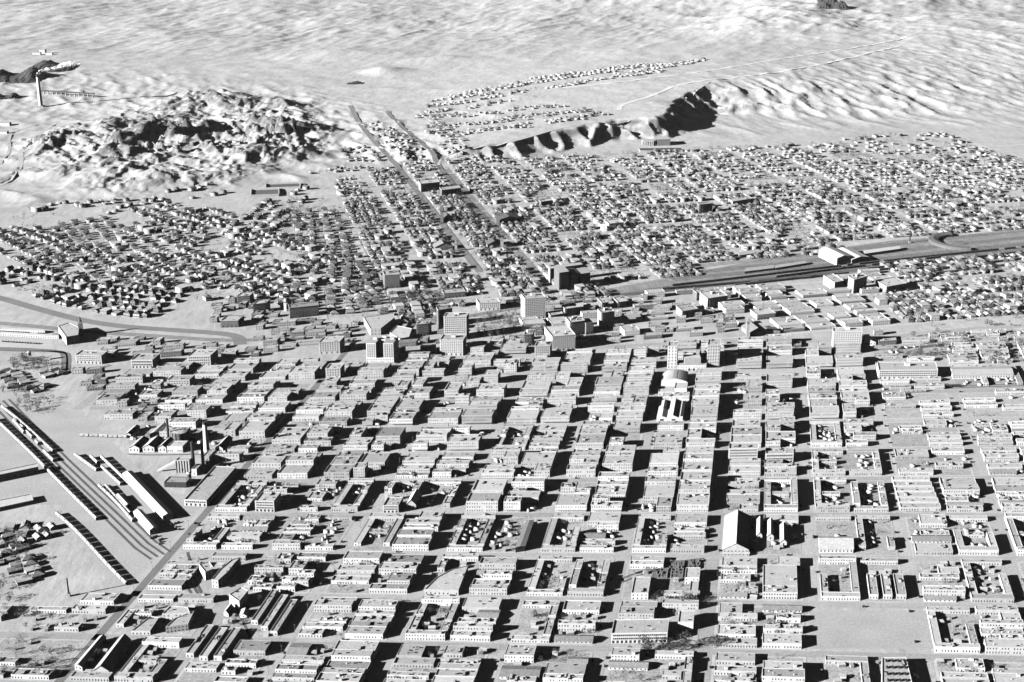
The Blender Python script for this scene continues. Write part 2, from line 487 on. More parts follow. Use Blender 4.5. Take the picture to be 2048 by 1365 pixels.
def flat_building(name, quad, h, wallm, roofm, label, cat, group=None, storeys=None, dens=3.2, vents=4, parapet=0.7,
                  z=0.0, single=None, canopy=False, cornice=False, sides=True, rr=R, extra=None, occ=True, wratio=0.4, skip=0.08, bins=0):
    """flat-roofed building on polygon quad (ccw; first edge is the front)"""
    quad = ccw(quad)
    cx = sum(p[0] for p in quad) / len(quad); cy = sum(p[1] for p in quad) / len(quad)
    root = thing(name, (cx, cy, z), label, cat, group)
    loc = [(p[0] - cx, p[1] - cy) for p in quad]
    n = len(loc)
    if occ: occupy(quad)
    t = 0.4
    inn = inset(loc, t)
    mb = MB()
    mb.prism(loc, -1.5 if z else -0.2, h, wallm, top=False)
    zr = h - parapet
    for i in range(n):
        j = (i + 1) % n
        mb.poly([(loc[i][0], loc[i][1], h), (loc[j][0], loc[j][1], h), (inn[j][0], inn[j][1], h), (inn[i][0], inn[i][1], h)], wallm)
        mb.poly([(inn[i][0], inn[i][1], h), (inn[j][0], inn[j][1], h), (inn[j][0], inn[j][1], zr), (inn[i][0], inn[i][1], zr)], wallm)
    mb.obj('wall', root)
    rb = MB()
    rb.poly([(p[0], p[1], zr) for p in inn], roofm)
    roof_o = rb.obj('roof', root)
    if storeys is None: storeys = max(1, int(h / 3.8))
    sh = (h - parapet) / storeys
    wb = MB()
    for i in range(n):
        p, q = loc[i], loc[(i + 1) % n]
        L = math.hypot(q[0] - p[0], q[1] - p[1])
        o = ((q[1] - p[1]) / L, -(q[0] - p[0]) / L)
        if o[1] > 0.35: continue            # back walls: a few blank party walls
        if not sides and o[1] > -0.5: continue
        cols = max(1, int(L / dens))
        if o[1] > -0.5: cols = max(1, int(L / (dens * 1.6)))
        for s in range(storeys):
            wh = min(1.7, sh * 0.42) if s else min(2.0, sh * 0.5)
            if single and s >= 0:
                windows_single(root, p, q, 1, cols, s * sh + sh * 0.3, sh, min(1.3, L / cols * 0.5) if single == 1 else single, sh * 0.5, M['trim'])
            else:
                win_row(wb, p, q, s * sh + sh * (0.28 if s else .2), wh, cols, min(1.1, L / cols * wratio), M['glass'], sill=False, skip=skip, rr=rr)
    if wb.f: wb.obj('window_row', root, True)
    vb = MB()
    for k in range(vents):
        a, b = rr.uniform(.1, .9), rr.uniform(.1, .9)
        P = [inn[0][i] * (1 - a) * (1 - b) + inn[1][i] * a * (1 - b) + inn[2][i] * a * b + inn[3 % n][i] * (1 - a) * b for i in (0, 1)] if n >= 4 else [0, 0]
        kk = rr.random()
        u = unit((loc[1][0] - loc[0][0], loc[1][1] - loc[0][1]))
        if kk < 0.5: vb.box(P, u, 0.8, 0.8, zr, zr + rr.uniform(.8, 1.6), wallm)
        elif kk < 0.85: vb.box(P, u, 2.2, 1.4, zr, zr + .6, M['glass'])
        elif kk < 0.93: vb.box(P, u, 3.0, 2.6, zr, zr + 2.3, wallm, roofm)
        else: vb.box(P, u, 1.8, 6.5, zr, zr + 1.5, M['glass'], roofm)
    if vb.f: vb.obj('roof_vent', roof_o, True)
    if canopy:
        cb = MB()
        p, q = loc[0], loc[1]
        L = math.hypot(q[0] - p[0], q[1] - p[1]); u = ((q[0] - p[0]) / L, (q[1] - p[1]) / L); o = (u[1], -u[0])
        c = ((p[0] + q[0]) / 2 + o[0] * 1.25, (p[1] + q[1]) / 2 + o[1] * 1.25)
        cb.box(c, u, L * 0.96, 2.5, 3.0, 3.18, roofm)
        for k in range(int(L / 5) + 1):
            tt = -L * .47 + k * L * .94 / max(1, int(L / 5))
            cb.box((c[0] + u[0] * tt + o[0] * 1.1, c[1] + u[1] * tt + o[1] * 1.1), u, .15, .15, 0, 3.0, M['trim'])
        cb.obj('canopy', root)
    if cornice:
        cb = MB()
        o2 = inset(loc, -0.5)
        for i in range(n):
            j = (i + 1) % n
            cb.poly([(loc[i][0], loc[i][1], h + .004), (o2[i][0], o2[i][1], h + .004), (o2[j][0], o2[j][1], h + .004), (loc[j][0], loc[j][1], h + .004)], M['trim'])
            cb.poly([(o2[i][0], o2[i][1], h - .7), (o2[j][0], o2[j][1], h - .7), (o2[j][0], o2[j][1], h), (o2[i][0], o2[i][1], h)], M['trim'])
            cb.poly([(o2[i][0], o2[i][1], h - .7), (loc[i][0], loc[i][1], h - .9), (loc[j][0], loc[j][1], h - .9), (o2[j][0], o2[j][1], h - .7)], M['trim'])
        cb.obj('cornice', root)
    return root, loc

def quad_front(L, Rr, depth, d=DA, hidden=0):
    a = G(*L); b = G(*Rr)
    return [a, b, (b[0] + d[0] * depth, b[1] + d[1] * depth), (a[0] + d[0] * depth, a[1] + d[1] * depth)]

def gable_building(name, quad, eave, rise, wallm, roofm, label, cat, group=None, along=True, z=0.0, shade_roofm=None, occ=True, wins=True, over=0.6, chimney=False):
    """gabled building; quad = fl, fr, br, bl. along: ridge runs front to back"""
    cx = sum(p[0] for p in quad) / 4; cy = sum(p[1] for p in quad) / 4
    root = thing(name, (cx, cy, z), label, cat, group)
    if occ: occupy(quad)
    l = [(p[0] - cx, p[1] - cy) for p in quad]
    if not along: l = [l[1], l[2], l[3], l[0]]
    fl, fr, br, bl = l
    mid = lambda a, b: ((a[0] + b[0]) / 2, (a[1] + b[1]) / 2)
    f, b = mid(fl, fr), mid(br, bl)
    zb = -0.2 if not z else -2
    w = MB()
    w.poly([(fl[0], fl[1], zb), (fr[0], fr[1], zb), (fr[0], fr[1], eave), (f[0], f[1], eave + rise), (fl[0], fl[1], eave)], wallm)
    w.poly([(br[0], br[1], zb), (bl[0], bl[1], zb), (bl[0], bl[1], eave), (b[0], b[1], eave + rise), (br[0], br[1], eave)], wallm)
    w.poly([(fr[0], fr[1], zb), (br[0], br[1], zb), (br[0], br[1], eave), (fr[0], fr[1], eave)], wallm)
    w.poly([(bl[0], bl[1], zb), (fl[0], fl[1], zb), (fl[0], fl[1], eave), (bl[0], bl[1], eave)], wallm)
    w.obj('wall', root)
    r = MB()
    dl = unit((b[0] - f[0], b[1] - f[1])); 
    F = (f[0] - dl[0] * over, f[1] - dl[1] * over); B = (b[0] + dl[0] * over, b[1] + dl[1] * over)
    half = math.hypot(fr[0] - fl[0], fr[1] - fl[1]) / 2
    dz = rise / half * over
    for (p, q, mm) in ((fr, br, shade_roofm or roofm), (fl, bl, roofm)):  # optional painted shade: the right slope, away from the sun, gets a darker colour
        s = unit((p[0] - f[0], p[1] - f[1]))
        p2 = (p[0] + s[0] * over - dl[0] * over, p[1] + s[1] * over - dl[1] * over)
        q2 = (q[0] + s[0] * over + dl[0] * over, q[1] + s[1] * over + dl[1] * over)
        top = [(F[0], F[1], eave + rise + .12), (p2[0], p2[1], eave - dz + .12), (q2[0], q2[1], eave - dz + .12), (B[0], B[1], eave + rise + .12)]
        r.poly(top, mm)
        r.poly([(v[0], v[1], v[2] - .15) for v in reversed(top)], mm)
    roof_o = r.obj('roof', root)
    if wins:
        wb = MB()
        for p, q in ((fl, fr), (fr, br), (bl, fl)):
            L = math.hypot(q[0] - p[0], q[1] - p[1])
            win_row(wb, p, q, eave * .35, eave * .4, max(1, int(L / 4)), 1.2, M['glass'])
        if wb.f: wb.obj('window_row', root, True)
    if chimney:
        c = MB(); c.box((f[0] * .6 + b[0] * .4 + .8, f[1] * .6 + b[1] * .4), dl, .9, .7, eave, eave + rise + 1.2, M['wall_brick']); c.obj('chimney', roof_o)
    return root, l
ORD = ['zeroth', 'first', 'second', 'third', 'fourth', 'fifth', 'sixth', 'seventh', 'eighth', 'ninth', 'tenth', 'eleventh', 'twelfth', 'thirteenth', 'fourteenth', 'fifteenth', 'sixteenth', 'seventeenth', 'eighteenth', 'nineteenth', 'twentieth']
def ordw(n):
    if n <= 20: return ORD[n]
    T = ['', '', 'twenty', 'thirty', 'forty', 'fifty', 'sixty', 'seventy', 'eighty', 'ninety']
    if n < 100:
        return (T[n // 10] + '-' + ORD[n % 10]) if n % 10 else T[n // 10][:-1] + 'ieth'
    return 'number %d' % n
# ------------------------------------------------------------------ ground
def rock_ground_material():
    m = bpy.data.materials.new('desert_ground')
    m.use_nodes = True
    nt = m.node_tree; nt.nodes.clear()
    N = nt.nodes.new; Lk = nt.links.new
    out = N('ShaderNodeOutputMaterial'); b = N('ShaderNodeBsdfPrincipled')
    b.inputs['Roughness'].default_value = 0.95; b.inputs['Specular IOR Level'].default_value = 0.1
    geo = N('ShaderNodeNewGeometry')
    def noise(scale, det, vec=None, rough=0.5):
        n = N('ShaderNodeTexNoise'); n.inputs['Scale'].default_value = scale; n.inputs['Detail'].default_value = det
        n.inputs['Roughness'].default_value = rough
        Lk(vec or geo.outputs['Position'], n.inputs['Vector']); return n.outputs['Fac']
    def mth(op, a, bb=None, c=None, clamp=False):
        q = N('ShaderNodeMath'); q.operation = op; q.use_clamp = clamp
        for i, v in enumerate((a, bb, c)):
            if v is None: continue
            if isinstance(v, (int, float)): q.inputs[i].default_value = v
            else: Lk(v, q.inputs[i])
        return q.outputs[0]
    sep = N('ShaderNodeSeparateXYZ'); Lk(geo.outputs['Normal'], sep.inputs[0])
    big = noise(0.0016, 5); midn = noise(0.012, 5, None, 0.65); map3 = N('ShaderNodeMapping'); map3.inputs['Scale'].default_value = (1.0, 0.3, 1.0); Lk(geo.outputs['Position'], map3.inputs['Vector'])
    fine = noise(0.09, 5, map3.outputs[0], 0.75)
    scrub = noise(0.05, 5, map3.outputs[0], 0.78); sp = noise(0.5, 1)
    map2 = N('ShaderNodeMapping'); map2.inputs['Scale'].default_value = (1.0, 0.2, 1.0); map2.inputs['Rotation'].default_value = (0, 0, 0.46)
    Lk(geo.outputs['Position'], map2.inputs['Vector'])
    streak = noise(0.014, 4, map2.outputs[0], 0.6)
    v = mth('MULTIPLY_ADD', big, 0.26, 0.87)
    v = mth('MULTIPLY', v, mth('MULTIPLY_ADD', midn, 0.5, 0.77))
    v = mth('MULTIPLY', v, mth('MULTIPLY_ADD', fine, 0.9, 0.55))
    v = mth('MULTIPLY', v, mth('MULTIPLY_ADD', streak, 0.3, 0.87))
    v = mth('MULTIPLY', v, mth('MULTIPLY_ADD', sp, 0.3, 0.85))
    dark = mth('MULTIPLY', mth('SUBTRACT', scrub, 0.56, None, True), 2.6, None, True)
    v = mth('MULTIPLY', v, mth('SUBTRACT', 1.0, mth('MULTIPLY', dark, 0.6)))
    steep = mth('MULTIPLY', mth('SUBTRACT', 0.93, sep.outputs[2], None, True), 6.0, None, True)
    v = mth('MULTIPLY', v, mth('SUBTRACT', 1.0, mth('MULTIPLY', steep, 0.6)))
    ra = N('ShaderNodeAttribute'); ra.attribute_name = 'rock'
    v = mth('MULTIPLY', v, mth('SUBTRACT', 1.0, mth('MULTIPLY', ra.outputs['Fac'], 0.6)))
    v = mth('MULTIPLY', v, 0.27)
    comb = N('ShaderNodeCombineColor')
    for k in range(3): Lk(v, comb.inputs[k])
    Lk(comb.outputs[0], b.inputs['Base Color'])
    bp = N('ShaderNodeBump'); bp.inputs['Strength'].default_value = 0.32; bp.inputs['Distance'].default_value = 2.4
    Lk(mth('MULTIPLY', mth('ADD', scrub, mth('MULTIPLY', midn, 2.0)), mth('MULTIPLY_ADD', ra.outputs['Fac'], 5.0, 0.8)), bp.inputs['Height']); Lk(bp.outputs[0], b.inputs['Normal'])
    Lk(b.outputs[0], out.inputs[0])
    return m
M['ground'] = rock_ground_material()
M['cinder'] = mat('cinder_yard', 0.26, 0.5, 0.05, 0.2, fscale=0.25)

def build_ground():
    ys = [200.0]
    def run(to, step):
        while ys[-1] < to: ys.append(ys[-1] + step)
    run(2500, 60); run(2900, 14); run(6000, 8.0); run(9000, 16); run(16000, 120); run(30000, 1000)
    ys = np.array(ys)
    nc = 600
    t = np.linspace(-1, 1, nc)
    t = np.sign(t) * (0.82 * np.abs(t) + 0.18 * np.abs(t) ** 5)
    Y, T = np.meshgrid(ys, t, indexing='ij')
    X = T * (0.52 * Y + 500)
    Z = terrain(X, Y)
    ny = len(ys)
    co = np.stack([X, Y, Z], -1).reshape(-1, 3)
    idx = np.arange(ny * nc).reshape(ny, nc)
    q = np.stack([idx[:-1, :-1], idx[:-1, 1:], idx[1:, 1:], idx[1:, :-1]], -1).reshape(-1, 4)
    me = bpy.data.meshes.new('ground')
    me.vertices.add(len(co)); me.vertices.foreach_set('co', co.astype(np.float32).ravel())
    me.loops.add(len(q) * 4); me.loops.foreach_set('vertex_index', q.astype(np.int32).ravel())
    me.polygons.add(len(q)); me.polygons.foreach_set('loop_start', np.arange(0, len(q) * 4, 4, dtype=np.int32))
    me.polygons.foreach_set('use_smooth', np.ones(len(q), bool))
    me.update(calc_edges=True)
    at = me.attributes.new('rock', 'FLOAT', 'POINT'); at.data.foreach_set('value', terrain.rock.astype(np.float32).ravel())
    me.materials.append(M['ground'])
    o = bpy.data.objects.new('ground', me); COL.objects.link(o)
    tag(o, None, None, None, 'structure')
build_ground()

# ------------------------------------------------------------------ roads
def ribbon(name, pts, w, m, z, kind='structure', tz=False, occ_w=0):
    """flat strip along world points"""
    mb = MB(); n = len(pts); Lf = []; Rt = []
    for i in range(n):
        a = pts[max(0, i - 1)]; b = pts[min(n - 1, i + 1)]
        u = unit((b[0] - a[0], b[1] - a[1])); o = (-u[1], u[0])
        Lf.append((pts[i][0] + o[0] * w / 2, pts[i][1] + o[1] * w / 2)); Rt.append((pts[i][0] - o[0] * w / 2, pts[i][1] - o[1] * w / 2))
    if tz:
        zl = terrain(np.array([p[0] for p in Lf]), np.array([p[1] for p in Lf])); zr = terrain(np.array([p[0] for p in Rt]), np.array([p[1] for p in Rt]))
        zc = np.maximum(zl, zr) + z
    else: zc = [z] * n
    for i in range(n - 1):
        mb.poly([(Rt[i][0], Rt[i][1], zc[i]), (Rt[i + 1][0], Rt[i + 1][1], zc[i + 1]), (Lf[i + 1][0], Lf[i + 1][1], zc[i + 1]), (Lf[i][0], Lf[i][1], zc[i])], m)
        if tz:
            for S in (Lf, Rt):
                mb.poly([(S[i][0], S[i][1], zc[i]), (S[i + 1][0], S[i + 1][1], zc[i + 1]), (S[i + 1][0], S[i + 1][1], zc[i + 1] - 1.2), (S[i][0], S[i][1], zc[i] - 1.2)], m)
    o = mb.obj(name); o['kind'] = kind
    if occ_w:
        for i in range(n - 1):
            k = occ_w / w
            f = lambda P, Q: ((P[0] + Q[0]) / 2 + (P[0] - Q[0]) / 2 * k, (P[1] + Q[1]) / 2 + (P[1] - Q[1]) / 2 * k)
            occupy([f(Rt[i], Lf[i]), f(Rt[i + 1], Lf[i + 1]), f(Lf[i + 1], Rt[i + 1]), f(Lf[i], Rt[i])])
    return o

RIBLOG = []
def densify(px, tz=False, step=25.0, smooth=True):
    w = [(GT(*p)[:2] if tz else G(*p)) for p in px]
    if smooth and len(w) > 2:
        for _ in range(2):
            q = [w[0]]
            for a, b in zip(w[:-1], w[1:]):
                q.append((a[0] * .75 + b[0] * .25, a[1] * .75 + b[1] * .25)); q.append((a[0] * .25 + b[0] * .75, a[1] * .25 + b[1] * .75))
            q.append(w[-1]); w = q
    res = []
    for a, b in zip(w[:-1], w[1:]):
        L = math.hypot(b[0] - a[0], b[1] - a[1]); n = max(1, int(L / step))
        for k in range(n): res.append((a[0] + (b[0] - a[0]) * k / n, a[1] + (b[1] - a[1]) * k / n))
    res.append(w[-1])
    return res

# streets of the south side: x where each crosses photo row 1067
SX = [-160, 25, 200, 376, 551, 706, 893, 1077, 1254, 1430, 1615, 1802, 2000, 2205, 2420]
def sx_at(xs, y): return 1545 + (xs - 1545) * (y + 277) / 1344.0
RY = [1540, 1418, 1306, 1207, 1115, 1031, 959, 902, 846, 791, 743, 700, 664, 632]
def ry_at(yr, x): return yr + (yr - 1022) / 11800.0 * (x - 1500)
def cross_px(xs, yr):
    y = yr
    for _ in range(6):
        x = sx_at(xs, y); y = ry_at(yr, x)
    return (x, y)
GRID_A = [(150, 705), (300, 684), (480, 684), (560, 664), (690, 664), (712, 655), (830, 634), (960, 628), (1050, 640), (1080, 655), (1150, 690), (1330, 680), (1480, 676), (1600, 680), (1760, 674),
          (1900, 660), (2300, 630), (2600, 1700), (-600, 1700), (-600, 1215), (0, 1205), (232, 1188), (275, 1182), (330, 1120), (440, 1000), (438, 990), (405, 968), (345, 912),
          (300, 915), (262, 908), (258, 880), (205, 862), (190, 838), (150, 820), (128, 800), (190, 760), (150, 735)]
def inA(x, y): return inpoly(x, y, GRID_A)

for i, xs in enumerate(SX):
    top = 640 if 600 < xs < 1200 else 680
    y0 = top
    if xs < 376: y0 = 720 if xs > 100 else 745
    pts = [(sx_at(xs, y), y) for y in (1560, 1400, 1250, 1130, 1030, 950, 880, 820, 770, 730, y0)]
    # only where the street really runs
    pts = [(sx_at(xs, y), y) for y in range(1560, y0 - 1, -20)]
    run = []; runs = []
    for p in pts:
        if xs == 376 or inA(*p): run.append(p)
        elif run: runs.append(run); run = []
    if run: runs.append(run)
    for run in runs:
        if len(run) > 1:
            ribbon('street', [G(*p) for p in run], 14 if xs != 376 else 22, M['pave'] if xs == 376 else M['road'], 0.05)
            if xs == 376: ribbon('street', [G(*p) for p in run], 9, M['asphalt'], 0.09)
for yr in RY[:-1]:
    pts = [(x, ry_at(yr, x)) for x in range(-700, 2500, 40)]
    seg = [p for p in pts if inA(*p)]
    run = []
    for p in pts:
        if inA(*p): run.append(p)
        elif run:
            if len(run) > 1: ribbon('street', [G(*q) for q in run], 11, M['road'], 0.09)
            run = []
    if len(run) > 1: ribbon('street', [G(*q) for q in run], 11, M['road'], 0.09)

# grid of the north side
BX = [706, 802, 900, 1007, 1107, 1207, 1310, 1418, 1530, 1645, 1762, 1872, 1985, 2100, 2215, 2330, 2450]
def bx_at(xb, y): return 336 + (xb - 336) * (y + 300) / 770.0
BY = [690, 655, 622, 589, 560, 534, 509, 486, 464, 443, 423, 404, 387, 370, 354, 340, 327, 315, 304, 294]
def by_at(yb, x): return yb + (-290 - yb) / 12300.0 * (x - 1300)
def bcross(xb, yb):
    y = yb
    for _ in range(6):
        x = bx_at(xb, y); y = by_at(yb, x)
    return (x, y)
CITY_B = [(640, 398), (690, 356), (760, 338), (860, 326), (960, 318), (1100, 308), (1290, 309), (1400, 304), (1480, 298), (1600, 285), (1850, 270), (2500, 300),
          (2500, 440), (2048, 466), (1780, 482), (1560, 510), (1340, 552), (1150, 588), (1050, 606), (900, 640), (640, 645), (655, 540), (690, 470)]
CITY_B2 = [(1010, 640), (1110, 603), (1330, 574), (1450, 574), (1600, 556), (1800, 535), (2048, 512), (2500, 480), (2500, 690), (1900, 695), (1600, 704), (1480, 694), (1330, 700), (1150, 706), (1040, 680)]
def inB(x, y): return inpoly(x, y, CITY_B)
def inB2(x, y): return inpoly(x, y, CITY_B2)
for xb in BX:
    ys = [688, 660, 630, 600, 570, 540, 510, 480, 450, 425, 400, 380, 360, 345, 330, 318, 306, 296, 286]
    for test in (inB, inB2):
        run = [(bx_at(xb, y), y) for y in ys if test(bx_at(xb, y), y)]
        if len(run) > 1:
            dark = xb in (1007,)
            ribbon('street', [G(*p) for p in run], 17, M['asphalt'] if dark else M['pave'], 0.05)
for yb in BY:
    for test in (inB, inB2):
        run = []
        for x in range(600, 2500, 30):
            p = (x, by_at(yb, x))
            if test(*p): run.append(p)
            elif run:
                if len(run) > 1: ribbon('street', [G(*q) for q in run], 8, M['pave'], 0.09)
                run = []
        if len(run) > 1: ribbon('street', [G(*q) for q in run], 8, M['pave'], 0.09)
ribbon('main_road', densify([(700, 212), (706, 222), (718, 245), (740, 275), (765, 303), (787, 325), (815, 360), (845, 396), (900, 470), (960, 545)], True), 15, M['asphalt'], 0.6, tz=True, occ_w=22)
ribbon('main_road', densify([(775, 224), (790, 240), (812, 262), (845, 290), (869, 312), (921, 389), (966, 435), (1007, 470)], True), 13, M['asphalt'], 0.6, tz=True, occ_w=20)
ribbon('road', densify([(840, 222), (860, 240), (890, 258), (912, 275), (935, 292)], True), 11, M['pave'], 0.6, tz=True)
ribbon('road', densify([(1238, 222), (1240, 212), (1262, 205), (1310, 190), (1345, 172), (1420, 160), (1600, 140), (1800, 92)], True), 15, M['trim'], 0.5, tz=True)
ribbon('road', densify([(870, 312), (930, 300), (1030, 284), (1100, 262), (1180, 247), (1300, 232), (1420, 164)], True), 6, M['pave'], 0.3, tz=True)
ribbon('road', densify([(1424, 286), (1561, 365), (1678, 423), (1727, 451)], False), 15, M['road'], 0.12)
ribbon('road', densify([(0, 372), (30, 352), (44, 325), (40, 300), (62, 280), (90, 260), (120, 240)], True, 12), 12, M['pave'], 0.4, tz=True)
ribbon('road', densify([(0, 368), (30, 348), (40, 325)], True, 12), 5, M['asphalt'], 0.9, tz=True)
ribbon('road', densify([(1100, 178), (1240, 166), (1400, 145), (1560, 118), (1680, 100), (1820, 72)], True), 12, M['trim'], 0.5, tz=True)
ribbon('road', densify([(0, 330), (22, 300), (16, 280), (30, 262), (75, 250)], True, 14), 8, M['pave'], 0.5, tz=True)
# streets of the left neighbourhood
CST = [[(270, 405), (300, 413), (358, 440), (420, 455), (482, 473), (560, 500), (654, 533)],
       [(150, 430), (196, 478), (225, 505), (262, 526), (310, 548), (372, 567)],
       [(255, 452), (293, 474), (344, 502), (430, 535), (530, 574)],
       [(0, 545), (69, 560), (120, 574), (172, 588), (225, 597), (275, 602), (345, 610)],
       [(60, 480), (114, 505), (160, 545), (200, 578)],
       [(482, 473), (505, 455), (530, 438), (560, 415)],
       [(648, 640), (640, 590), (646, 540), (655, 533), (640, 470), (630, 420)],
       [(706, 470), (738, 533), (773, 608), (790, 640)],
       [(372, 567), (450, 560), (530, 574), (600, 600), (650, 612)],
       [(0, 455), (60, 480), (150, 520), (262, 526)]]
for i, s in enumerate(CST):
    ribbon('street', densify(s, True), 13, M['pave'] if i else M['road'], 0.15 + 0.03 * i, tz=True)
ribbon('main_road', densify([(-60, 583), (0, 596), (70, 617), (160, 641), (230, 652), (300, 658), (400, 664), (478, 671), (480, 690)]), 19, M['asphalt'], 0.25, occ_w=26)
ribbon('road', densify([(-60, 695), (60, 699), (122, 703), (130, 712), (129, 740)]), 10, M['asphalt'], 0.2)
ribbon('road', densify([(-60, 699), (60, 703), (134, 704), (138, 716), (136, 740)]), 7, M['asphalt'], 0.2)
ribbon('road', densify([(130, 742), (190, 744), (220, 730)]), 8, M['asphalt'], 0.2)
ribbon('road', densify([(150, 775), (190, 750), (165, 777), (270, 780), (300, 760)], smooth=False), 9, M['road'], 0.22)
ribbon('main_road', densify([(1100, 700), (1240, 694), (1400, 684), (1560, 676), (1700, 690), (1850, 665), (2048, 652), (2200, 640)]), 15, M['road'], 0.14, occ_w=22)

# bare lots and yards: pale sheets
def patch(name, px, m, z=0.07):
    mb = MB(); mb.poly([(*G(*p), z) for p in px], m); o = mb.obj(name); o['kind'] = 'structure'; return o
patch('vacant_field', [(1623, 1298), (1618, 1222), (1866, 1222), (1884, 1298)], M['pave'], 0.16)
patch('vacant_lot', [(590, 1285), (640, 1210), (690, 1212), (680, 1285)], M['pave'], 0.16)
patch('vacant_lot', [(560, 1365), (600, 1296), (720, 1298), (680, 1365)], M['pave'], 0.16)
patch('freight_yard', [(-200, 790), (0, 780), (130, 800), (190, 850), (300, 960), (345, 985), (440, 1000), (300, 1180), (232, 1190), (120, 1010), (-200, 1010)], M['pave'], 0.02)
patch('parking_lot', [(1135, 612), (1222, 590), (1250, 596), (1160, 622)], M['pave'], 0.16)
patch('depot_plaza', [(-60, 660), (105, 675), (110, 700), (-60, 694)], M['pave'], 0.12)
patch('rail_yard', [(1150, 590), (1340, 555), (1560, 512), (1780, 482), (2048, 462), (2500, 440), (2500, 495), (2048, 520), (1800, 540), (1600, 560), (1400, 578), (1160, 604)], M['cinder'], 0.02)

# rail tracks: ballast and two rails each
def track(px, n=1, gap=5.2, z=0.2, smooth=True):
    w = densify(px, smooth=smooth)
    for k in range(n):
        off = (k - (n - 1) / 2) * gap
        pts = []
        for i in range(len(w)):
            a = w[max(0, i - 1)]; b = w[min(len(w) - 1, i + 1)]
            u = unit((b[0] - a[0], b[1] - a[1]))
            pts.append((w[i][0] - u[1] * off, w[i][1] + u[0] * off))
        ribbon('railway_track', pts, 2.9, M['ballast'], z)
        for s in (-0.72, 0.72):
            q = []
            for i in range(len(pts)):
                a = pts[max(0, i - 1)]; b = pts[min(len(pts) - 1, i + 1)]; u = unit((b[0] - a[0], b[1] - a[1]))
                q.append((pts[i][0] - u[1] * s, pts[i][1] + u[0] * s))
            ribbon('rail', q, 0.16, M['iron'], z + 0.15)
track([(-60, 642), (60, 652), (160, 663), (300, 672), (480, 684), (600, 672), (760, 655), (900, 640), (1020, 618), (1140, 602), (1345, 580), (1560, 556), (1800, 534), (2048, 512), (2300, 490)], 3)
track([(1250, 592), (1345, 576), (1500, 560), (1620, 546), (1800, 524), (2048, 500), (2300, 478)], 5, 6.5)
track([(1345, 560), (1500, 545), (1620, 535), (1800, 514), (2048, 488), (2300, 465)], 3, 6.5)
track([(1345, 550), (1500, 534), (1640, 520), (1800, 502), (2048, 475), (2300, 455)], 3, 7)
track([(1345, 538), (1500, 522), (1640, 505), (1800, 488), (2048, 460), (2300, 440)], 3, 7)
track([(0, 803), (60, 865), (115, 922), (170, 975), (230, 1032), (290, 1090), (322, 1112)], 4, 8, smooth=False)
track([(255, 909), (300, 911), (400, 909), (475, 907), (520, 900)], 1)
track([(160, 868), (200, 872), (262, 876)], 1)
track([(345, 1127), (365, 1150), (384, 1180), (392, 1192)], 2, 6)
track([(375, 1105), (384, 1140), (398, 1180), (410, 1196)], 1)
track([(478, 1230), (492, 1255), (505, 1288)], 1)
track([(1240, 1163), (1300, 1140), (1345, 1128), (1410, 1120)], 2, 6)
track([(1745, 786), (1790, 783), (1850, 779), (1920, 774), (2048, 770)], 2, 7)

# ------------------------------------------------------------------ the air: one closed box of even haze
def haze():
    mb = MB(); mb.prism([(-17000, -400), (17000, -400), (17000, 30600), (-17000, 30600)], -60, ALT + 60, None)
    me = bpy.data.meshes.new('haze'); f = [tuple(reversed(q)) if False else q for q in mb.f] + [(3, 2, 1, 0)]
    me.from_pydata(mb.v, [], f)
    m = bpy.data.materials.new('haze'); m.use_nodes = True; nt = m.node_tree; nt.nodes.clear()
    out = nt.nodes.new('ShaderNodeOutputMaterial'); pv = nt.nodes.new('ShaderNodeVolumePrincipled')
    pv.inputs['Color'].default_value = (.9, .9, .9, 1); pv.inputs['Density'].default_value = HAZE; pv.inputs['Anisotropy'].default_value = 0.0
    nt.links.new(pv.outputs[0], out.inputs['Volume']); me.materials.append(m)
    o = bpy.data.objects.new('haze', me); COL.objects.link(o); o['kind'] = 'stuff'
HAZE = 3.6e-6
haze()
# ------------------------------------------------------------------ landmarks
def tower(name, L, Rr, top, depth, d, wallm, roofm, rows, cols, label, cat='office building', scols=4, side_l=True, cornice=True, group=None, winw=1.5, vents=5, penthouse=True):
    q = quad_front(L, Rr, depth, d)
    h = htop(((L[0] + Rr[0]) / 2, (L[1] + Rr[1]) / 2), top)
    root, loc = flat_building(name, q, h, wallm, roofm, label, cat, group, storeys=1, dens=1e9, vents=vents, cornice=cornice, sides=False, parapet=1.0)
    for ch in list(root.children):
        if ch.name.startswith('window_row'): bpy.data.objects.remove(ch)
    dz = (h - 4.5) / rows
    windows_single(root, loc[0], loc[1], rows, cols, 4.6, dz, winw, dz * .52, M['trim'], ends=1.2)
    if scols:
        windows_single(root, loc[1], loc[2], rows, scols, 4.6, dz, winw, dz * .52, M['trim'], ends=1.5)
        windows_single(root, loc[3], loc[0], rows, max(2, scols - 1), 4.6, dz, winw, dz * .52, M['trim'], ends=1.5)
    sb = MB()     # shop fronts on the ground floor
    win_row(sb, loc[0], loc[1], 0.5, 3.0, max(2, cols // 2), 2.2, M['glass'], sill=False)
    sb.obj('shopfront', root)
    if penthouse:
        pb = MB(); u = unit((loc[1][0] - loc[0][0], loc[1][1] - loc[0][1]))
        c = (loc[0][0] * .2 + loc[1][0] * .2 + loc[2][0] * .3 + loc[3][0] * .3, loc[0][1] * .2 + loc[1][1] * .2 + loc[2][1] * .3 + loc[3][1] * .3)
        pb.box(c, u, 7, 5, h - 1, h + 3.2, wallm, roofm); pb.obj('penthouse', root)
    return root, loc, h

